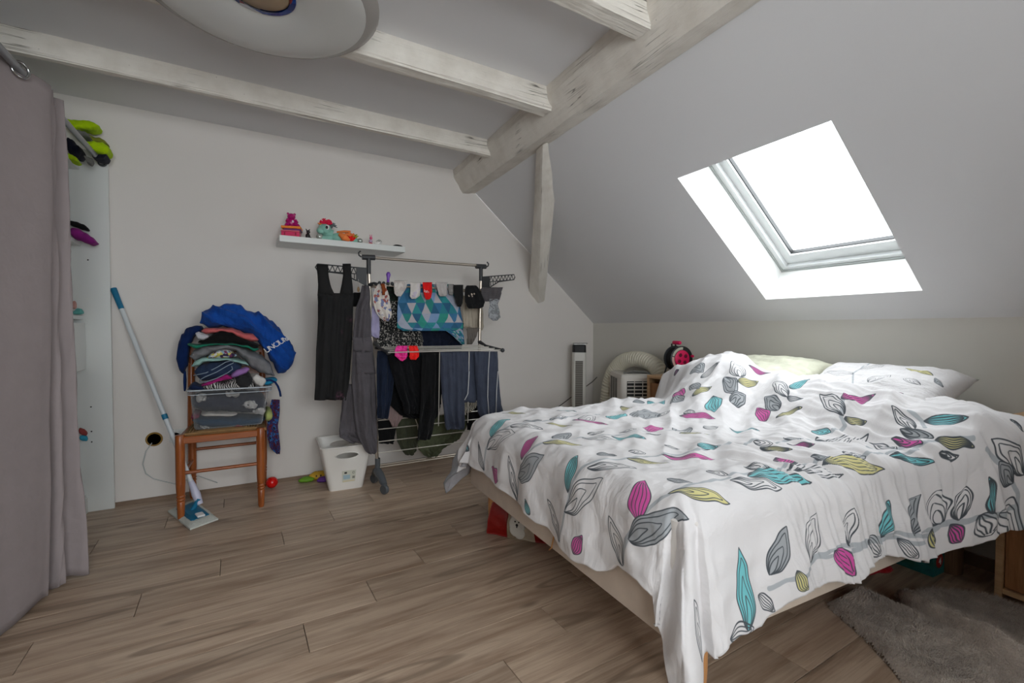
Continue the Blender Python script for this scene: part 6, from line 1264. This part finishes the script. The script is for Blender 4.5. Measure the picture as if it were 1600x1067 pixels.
def cat3(P, n):
    out = []; m = len(P) - 1
    for i in range(n + 1):
        t = i / n * m; k = min(int(t), m - 1); f = t - k; p0, p1, p2, p3 = [Vector(P[j]) for j in (max(k - 1, 0), k, k + 1, min(k + 2, m))]
        out.append(.5 * ((2 * p1) + (-p0 + p2) * f + (2 * p0 - 5 * p1 + 4 * p2 - p3) * f * f + (-p0 + 3 * p1 - 3 * p2 + p3) * f ** 3))
    return out
pts = [B(*p) for p in cat3(P, 560)]; mb = MB(); mb.tube(pts, [.055 + .011 * abs(math.sin(i * PI / 10)) for i in range(len(pts))], 24); mb.build('ribbed_tube', mat('hose_cream', (.80, .78, .71), rough=.55), hs, smooth='all')
fan = thing('tower_fan', 'slim ivory tower fan with black top in the corner beside the air conditioner', 'fan', (2.705, 3.33, 0), R(-33))
MF = world_of(fan); M_fan = mat('fan_ivory', (.80, .79, .76), rough=.4)
def fr(z, s=1.0, r=.022): return [MF @ p for p in rrect(-.062 * s, .062 * s, -.058 * s, .058 * s, z, r * s, 5)]
mb = MB(); secs = [fr(.04), fr(.80), fr(.84, .99)]
for a, b in zip(secs, secs[1:]): mb.loft(a, b)
mb.build('housing', M_fan, fan, smooth=True)
mb = MB(); mb.box((-.040, -.0595, .12), (.030, -.0565, .765), MF, bev=.001); gg = mb.build('air_slot', mat('fan_dark_grille', (.40, .38, .35), rough=.6), fan)
mb = MB()
for k in range(32): mb.box((-.039, -.0625, .13 + k * .02), (.029, -.0596, .134 + k * .02), MF)
mb.build('slot_bars', mat('fan_bar', (.55, .53, .50)), gg)['kind'] = 'stuff'
for x in (-.043, .033): mb = MB(); mb.box((x - .004, -.064, .11), (x + .004, -.0585, .775), MF, bev=.001); mb.build('slot_trim', M_fan, fan)
mb = MB(); secs = [fr(.841, .98), fr(.90, .94), fr(.908, .90)]
for a, b in zip(secs, secs[1:]): mb.loft(a, b)
mb.build('control_head', mat('gloss_black', (.05, .055, .06), rough=.6), fan, smooth=True)
mb = MB(); mb.loft([MF @ Vector((-.052, -.055, .912)), MF @ Vector((.060, -.055, .912)), MF @ Vector((.085, .055, .918)), MF @ Vector((-.052, .055, .918))], [MF @ Vector((-.052, -.055, .918)), MF @ Vector((.060, -.055, .918)), MF @ Vector((.085, .055, .924)), MF @ Vector((-.052, .055, .924))]); mb.build('top_panel', mat('silver_edge', (.45, .45, .44), rough=.3, metal=.5), fan)
mb = MB(); mb.lathe([(.001, 0), (.125, 0), (.125, .012), (.06, .035), (.03, .042)], (2.705, 3.33, 0), n=36); mb.build('base', mat('gloss_black', (.05, .055, .06)), fan, smooth=True)
mb = MB(); mb.tube([at_y(a, b, 3.50) for a, b in ((845, 652), (866, 640), (880, 630), (897, 617))] + [at_y(925, 597, 3.47), at_y(940, 582, 3.44)], .0035, 6); tag(mb.build('power_cable', mat('black_cable', (.06, .06, .06), rough=.5), None, smooth='all'), 'thin black power cable slanting along the wall behind the fan', 'cable')
rp = B(2.575, 2.445, .7155); rl = thing('cable_reel', 'black and magenta extension cable reel standing on the left bedside cabinet', 'cable reel', rp)
tc = Vector((-rp.x, -rp.y, 0)).normalized(); ax = Matrix.Rotation(R(36), 3, 'Z') @ tc; rc = rp + Vector((0, 0, .128)); sdv = ax.cross(Vector((0, 0, 1))).normalized()
M_rb = mat('reel_black', (.085, .10, .115), rough=.45); M_pk = mat('reel_magenta', (.86, .05, .34), rough=.45)
mb = MB(); mb.lathe([(.030, -.045), (.088, -.045), (.090, -.042), (.090, -.036), (.082, -.034), (.05, -.034)], rc, ax, 40); mb.lathe([(.05, .030), (.088, .032), (.090, .036), (.090, .044), (.086, .047), (.062, .047)], rc, ax, 40); fl_ = mb.build('flange', M_rb, rl, smooth=True)
mb = MB()
for i in range(9): mb.lathe([(.074, -.003), (.0775, 0), (.074, .003)], rc + ax * (-.031 + i * .0074), ax, 32, caps=False)
mb.lathe([(.073, -.034), (.073, .031)], rc, ax, 32); mb.build('wound_cable', mat('cable_black', (.05, .05, .055), rough=.4), rl, smooth='all')
mb = MB(); mb.lathe([(.001, .052), (.056, .052), (.060, .049), (.060, .044)], rc, ax, 40, caps=False); mb.lathe([(.001, .0518), (.058, .0518)], rc, ax, 24, caps=False); fc = mb.build('socket_face', M_pk, rl, smooth=True)
upv = Vector((0, 0, 1))
for i in range(4):
    a_ = R(55 + 90 * i); c_ = rc + ax * .0535 + (sdv * math.cos(a_) + upv * math.sin(a_)) * .031
    mb = MB(); mb.lathe([(.0175, 0), (.0175, .0015), (.0145, .0015), (.013, .0)], c_, ax, 20, caps=False); mb.build('socket_ring', M_pk, fc, smooth=True)
    mb = MB(); mb.lathe([(.001, .0008), (.014, .0008)], c_, ax, 20, caps=False); mb.build('socket_well', mat('dark_magenta', (.42, .02, .16), rough=.5), fc)
    mb = MB(); [mb.cyl(c_ + sdv * s_ * .005, c_ + sdv * s_ * .005 + ax * .0018, .0018, n=8) for s_ in (-1, 1)]; mb.build('pin_holes', mat('black_hole', (.05, .05, .05)), fc)
def arc_label(a0, a1, col, nm, r0=.064, r1=.082, off=.0475):
    mb = MB(); n = 16; vs = []
    for i in range(n + 1):
        a_ = R(a0 + (a1 - a0) * i / n); d_ = sdv * math.cos(a_) + upv * math.sin(a_); vs += [rc + ax * off + d_ * r0, rc + ax * off + d_ * r1]
    mb.add(vs, [(2 * i, 2 * i + 1, 2 * i + 3, 2 * i + 2) for i in range(n)]); mb.build(nm, mat(nm, col, rough=.5), rl)
sg = -1 if (sdv.dot(CR) < 0) else 1
A = (lambda a: a) if sg > 0 else (lambda a: 180 - a)
arc_label(A(85), A(165), (.70, .70, .64), 'cream_label'); arc_label(A(170), A(245), (.78, .62, .58), 'pale_red_label'); arc_label(A(300), A(322), (.85, .82, .78), 'warning_label')
mb = MB(); b0 = rc - ax * .052; 
for s_ in (-1, 1):
    mb.tube([rp + ax * .055 + sdv * s_ * .075 + Vector((0, 0, .006)), rp - ax * .055 + sdv * s_ * .075 + Vector((0, 0, .006)), b0 + sdv * s_ * .055 + Vector((0, 0, -.055)), b0 + sdv * s_ * .016, b0 + sdv * s_ * .016 + Vector((0, 0, .105))], .0055, 8)
mb.tube([rp + ax * .055 + sdv * .075 + Vector((0, 0, .006)), rp + ax * .055 - sdv * .075 + Vector((0, 0, .006))], .0055, 8); mb.build('stand', mat('black_tube', (.06, .065, .07), rough=.4), rl, smooth='all')
mb = MB(); hz_ = b0 + Vector((0, 0, .112)); mb.lathe([(.010, -.005), (.0135, 0), (.0135, .072), (.010, .078), (.001, .079)], hz_, ax, 18); mb.build('carry_grip', M_pk, rl, smooth=True)
mb = MB(); kp = rc + ax * .047 + (sdv * sg * .073 + upv * .018); mb.lathe([(.006, 0), (.006, .004), (.009, .008), (.010, .024), (.007, .028), (.001, .028)], kp, ax, 14); mb.build('crank_knob', M_pk, rl, smooth=True)

dvc = thing('clock_radio', 'small black and grey device at the right end on the right bedside cabinet', 'clock', B(2.60, .655, .7155), BROT + R(20)); MD = world_of(dvc)
mb = MB(); mb.box((-.035, -.045, 0), (.035, .045, .052), MD, bev=.004); mb.build('case', mat('black_plastic', (.05, .05, .055)), dvc)
mb = MB(); mb.prism([MD @ Vector(p) for p in ((-.037, -.043, .006), (-.037, .043, .006), (-.052, .043, .058), (-.052, -.043, .058))], MD.to_3x3() @ Vector((.010, 0, 0))); mb.build('front_panel', mat('grey_panel', (.42, .42, .42), rough=.4), dvc)

# ------------------------------------------------------------------ under and beside the bed
bag = thing('pet_food_bag', 'red and white bag with a fluffy white dog picture under the bed foot', 'bag', (1.17, 1.96, 0))
a, b = Vector((1.085, 2.075, 0)), Vector((1.30, 1.79, 0)); e = (b - a).normalized(); bk = Vector((e.y * -1, e.x, 0)); bk = -bk if bk.dot(Vector((1, 1, 0))) < 0 else bk
def bagpt(u, v, d):
    """u along the front, v up, d into the depth"""
    L = (b - a).length; h = .19 * (1 - .10 * u) ; p = a + e * (u * L) + bk * (.02 + d * .26)
    bul = math.sin(PI * min(max(v, 0), 1)) * .022 * (1 if d < .5 else -1); tap = .022 * smoothstep(.0, 1, v) * (1 if d < .5 else -1)
    return p + Vector((0, 0, .003 + v * h)) - bk * bul + bk * tap + Vector((0, 0, .004 * nz((u * 4, v * 4, d * 4)))) + bk * .006 * nz((u * 6, v * 6, 2)) + e * (.03 * v * (.5 - u) * 2)
def bagpatch(u0, u1, nm, m):
    n = 16; mb = MB(); vs = []
    for side, d in ((0, 0.0), (1, 1.0)):
        for i in range(n + 1):
            for j in range(n + 1): vs.append(bagpt(u0 + (u1 - u0) * i / n, j / n, d))
    N = n + 1; fs = []
    for s_ in (0, 1):
        for i in range(n):
            for j in range(n): fs.append((s_ * N * N + i * N + j, s_ * N * N + (i + 1) * N + j, s_ * N * N + (i + 1) * N + j + 1, s_ * N * N + i * N + j + 1))
    ed = [i * N for i in range(n)] + [n * N + j for j in range(n)] + [(n - i) * N + n for i in range(n)] + [n - j for j in range(n)]
    for x, y in zip(ed, ed[1:] + ed[:1]): fs.append((x, y, N * N + y, N * N + x))
    mb.add(vs, fs); return mb.build(nm, m, bag, smooth='all')
M_red = mat('red_foil', (.50, .05, .03), rough=.35, bump=.3, bscale=30)
bagpatch(0, .32, 'red_panel', M_red); bagpatch(.32, .74, 'picture_panel', spotted('tan_picture', [(.60, .52, .42), (.50, .43, .34), (.66, .60, .52)], 8, 'NOISE', smooth=True)); bagpatch(.74, 1.0, 'red_panel', M_red)
def onbag(u, v, r_, out=.004): p = bagpt(u, v, 0) - bk * out; return p
Mb = Matrix((e, Vector((0, 0, 1)).cross(e), Vector((0, 0, 1)))).transposed()
mb = MB()
for du, dv_, r_ in ((.48, .46, .042), (.44, .60, .022), (.53, .60, .022), (.47, .30, .035), (.52, .22, .03), (.42, .38, .02), (.55, .40, .02)): mb.ball(onbag(du, dv_, 0), (r_, .004, r_), M=Mb, nu=16, nv=8)
dg = mb.build('dog_picture', mat('white_dog_fur', (.78, .76, .72), rough=.9), bag, smooth='all')
mb = MB()
for du, dv_, r_ in ((.455, .52, .0045), (.515, .52, .0045), (.485, .44, .007), (.485, .39, .004)): mb.ball(onbag(du, dv_, 0, .009), (r_, .003, r_), M=Mb, nu=10, nv=6)
mb.build('dog_face', mat('dog_dark', (.12, .08, .06)), dg, smooth='all')
def floor_band(name, lab, cat, pts, yy, dep, m, **k): return tag(band(name, pts, yy, dep, m, None, **k), lab, cat)
floor_band('red_blanket', 'crumpled dark red cloth lying on the floor under the bed', 'cloth', [(1315, 906, 914), (1345, 893, 908), (1370, 886, 902), (1395, 884, 899), (1408, 888, 896)], .78, .22, F('crimson_blanket', (.52, .05, .08), crumple=.6), seed=80, nx=30, rough=.012)
db = thing('cardboard_box', 'teal printed cardboard box with a round red number badge under the bed', 'box', B(2.50, .93, 0), BROT); MX = world_of(db)
mb = MB(); mb.box((-.02, 0, 0), (.235, .14, .125), MX, bev=.002); mb.build('carton', spotted('teal_carton', [(.05, .30, .32), (.08, .40, .40), (.10, .34, .28)], 9, 'NOISE', smooth=True), db)
mb = MB(); mb.lathe([(.001, 0), (.030, 0), (.030, .001), (.001, .001)], MX @ Vector((.03, -.0005, .062)), MX.to_3x3() @ Vector((0, -1, 0)), 24); bd = mb.build('badge', mat('badge_red', (.62, .10, .08)), db)
mb = MB(); mb.box((.095, -.0015, .03), (.15, -.0005, .10), MX); mb.build('grey_sticker', mat('sticker_grey', (.55, .55, .54)), db)
text_mesh('4', .042, MX @ Matrix.Translation((.018, -.003, .048)) @ Matrix.Rotation(R(90), 4, 'X'), mat('white_print', (.85, .85, .85)), db)

# fluffy rug with a raised fold
rug = thing('fluffy_rug', 'grey brown fluffy rug rucked into a fold beside the bed', 'rug', (2.1, .3, 0))
OUT = [tuple(at_z(a_, b_, .012)[:2]) for a_, b_ in ((1290, 937), (1320, 932), (1356, 930), (1385, 940), (1408, 952), (1400, 937), (1396, 928), (1404, 924), (1413, 929), (1425, 924), (1442, 918), (1500, 923), (1558, 934), (1600, 950))]
OUT += [(2.53, .2), (2.45, -.15), (2.2, -.33), (1.85, -.28), (1.62, -.02), (1.60, .28)] + [tuple(at_z(a_, b_, .012)[:2]) for a_, b_ in ((1440, 1100), (1412, 1067), (1375, 1022), (1345, 990), (1312, 962), (1296, 948))]
def inside_poly(x, y):
    c = False; n = len(OUT)
    for i in range(n):
        x1, y1 = OUT[i]; x2, y2 = OUT[(i + 1) % n]
        if (y1 > y) != (y2 > y) and x < (x2 - x1) * (y - y1) / (y2 - y1) + x1: c = not c
    return c
def edge_d(x, y):
    d = 9
    for i in range(len(OUT)):
        x1, y1 = OUT[i]; x2, y2 = OUT[(i + 1) % len(OUT)]; vx, vy = x2 - x1, y2 - y1; t = max(0, min(1, ((x - x1) * vx + (y - y1) * vy) / (vx * vx + vy * vy))); d = min(d, math.hypot(x - x1 - t * vx, y - y1 - t * vy))
    return d
r0, r1 = at_z(1403, 928, .04), at_z(1600, 1030, .09); r2 = r0 + (r1 - r0) * 1.8
q0, q1 = at_z(1345, 932, .03), at_z(1520, 1010, .05)
def seg(p, a_, b_):
    v = b_ - a_; t = ((p[0] - a_.x) * v.x + (p[1] - a_.y) * v.y) / (v.x ** 2 + v.y ** 2); tt = max(0, min(1, t)); sd_ = (p[0] - a_.x) * v.y - (p[1] - a_.y) * v.x
    return math.hypot(p[0] - a_.x - tt * v.x, p[1] - a_.y - tt * v.y), tt, sd_
def rug_h(x, y):
    ed = edge_d(x, y); h = .030 * min(1, max(0, ed - .004) / .030) ** .7
    d, t, sd_ = seg((x, y), r0, r2); h += (.045 + .055 * min(1, t * 1.6)) * (math.exp(-(d / .020) ** 2) if sd_ > 0 else math.exp(-(d / .055) ** 2)) * smoothstep(0, .04, ed + .02)
    d, t, sd_ = seg((x, y), q0, q1); h += (.030) * math.exp(-(d / .06) ** 2)
    h += .010 * nz((x * 6, y * 6, 1)) + .004 * nz((x * 40, y * 40, 2)) * min(1, ed / .02)
    return max(h, .001)
def fur_mat():
    q = NT('rug_pile'); q.p.inputs['Roughness'].default_value = .95; q.p.inputs['Sheen Weight'].default_value = .4
    co = q.n('ShaderNodeTexCoord').outputs['Object']; n1 = q.n('ShaderNodeTexNoise', {'Vector': co, 'Scale': 12.0, 'Detail': 6.0, 'Roughness': .7})
    q.set(q.p, 'Base Color', q.ramp(n1.outputs[0], [(.32, (.62, .57, .525)), (.68, (.82, .77, .72))])); n2 = q.n('ShaderNodeTexNoise', {'Vector': co, 'Scale': 160.0, 'Detail': 4.0}); q.bump(n2.outputs[0], .9, .01); return q.m
M_rug = fur_mat(); cell = .008; mb = MB(); idx = {}
ny = 0; xs = [1.58 + i * cell for i in range(128)]; ys = [-.36 + j * cell for j in range(165)]
for i, x in enumerate(xs):
    for j, y in enumerate(ys):
        if inside_poly(x, y): idx[(i, j)] = len(mb.v); mb.v.append((x, y, rug_h(x, y)))
for (i, j) in list(idx):
    if all(k in idx for k in ((i + 1, j), (i, j + 1), (i + 1, j + 1))): mb.f.append((idx[(i, j)], idx[(i + 1, j)], idx[(i + 1, j + 1)], idx[(i, j + 1)])); mb.mi.append(0)
mb.build('rug_base', M_rug, rug, smooth='all')
rs2 = random.Random(9); mb = MB(); vv = []; ff = []; cnt = 0
for _ in range(60000):
    x, y = rs2.uniform(1.58, 2.57), rs2.uniform(-.1, .93)
    if not inside_poly(x, y): continue
    z = rug_h(x, y) - .003; n_ = nz((x * 9, y * 9, 5)); m_ = nz((x * 9, y * 9, 15)); L = rs2.uniform(.010, .019); w_ = .0011
    dx, dy = n_ * .02 + rs2.uniform(-.005, .005), m_ * .02 - .004 + rs2.uniform(-.005, .005); a_ = rs2.uniform(0, PI); k = len(vv)
    cx_, sy_ = math.cos(a_) * w_, math.sin(a_) * w_
    vv += [(x - cx_, y - sy_, z), (x + cx_, y + sy_, z), (x + dx, y + dy, z + L)]; ff.append((k, k + 1, k + 2))
mb.add(vv, ff); fo = mb.build('pile', M_rug, rug); fo['kind'] = 'stuff'
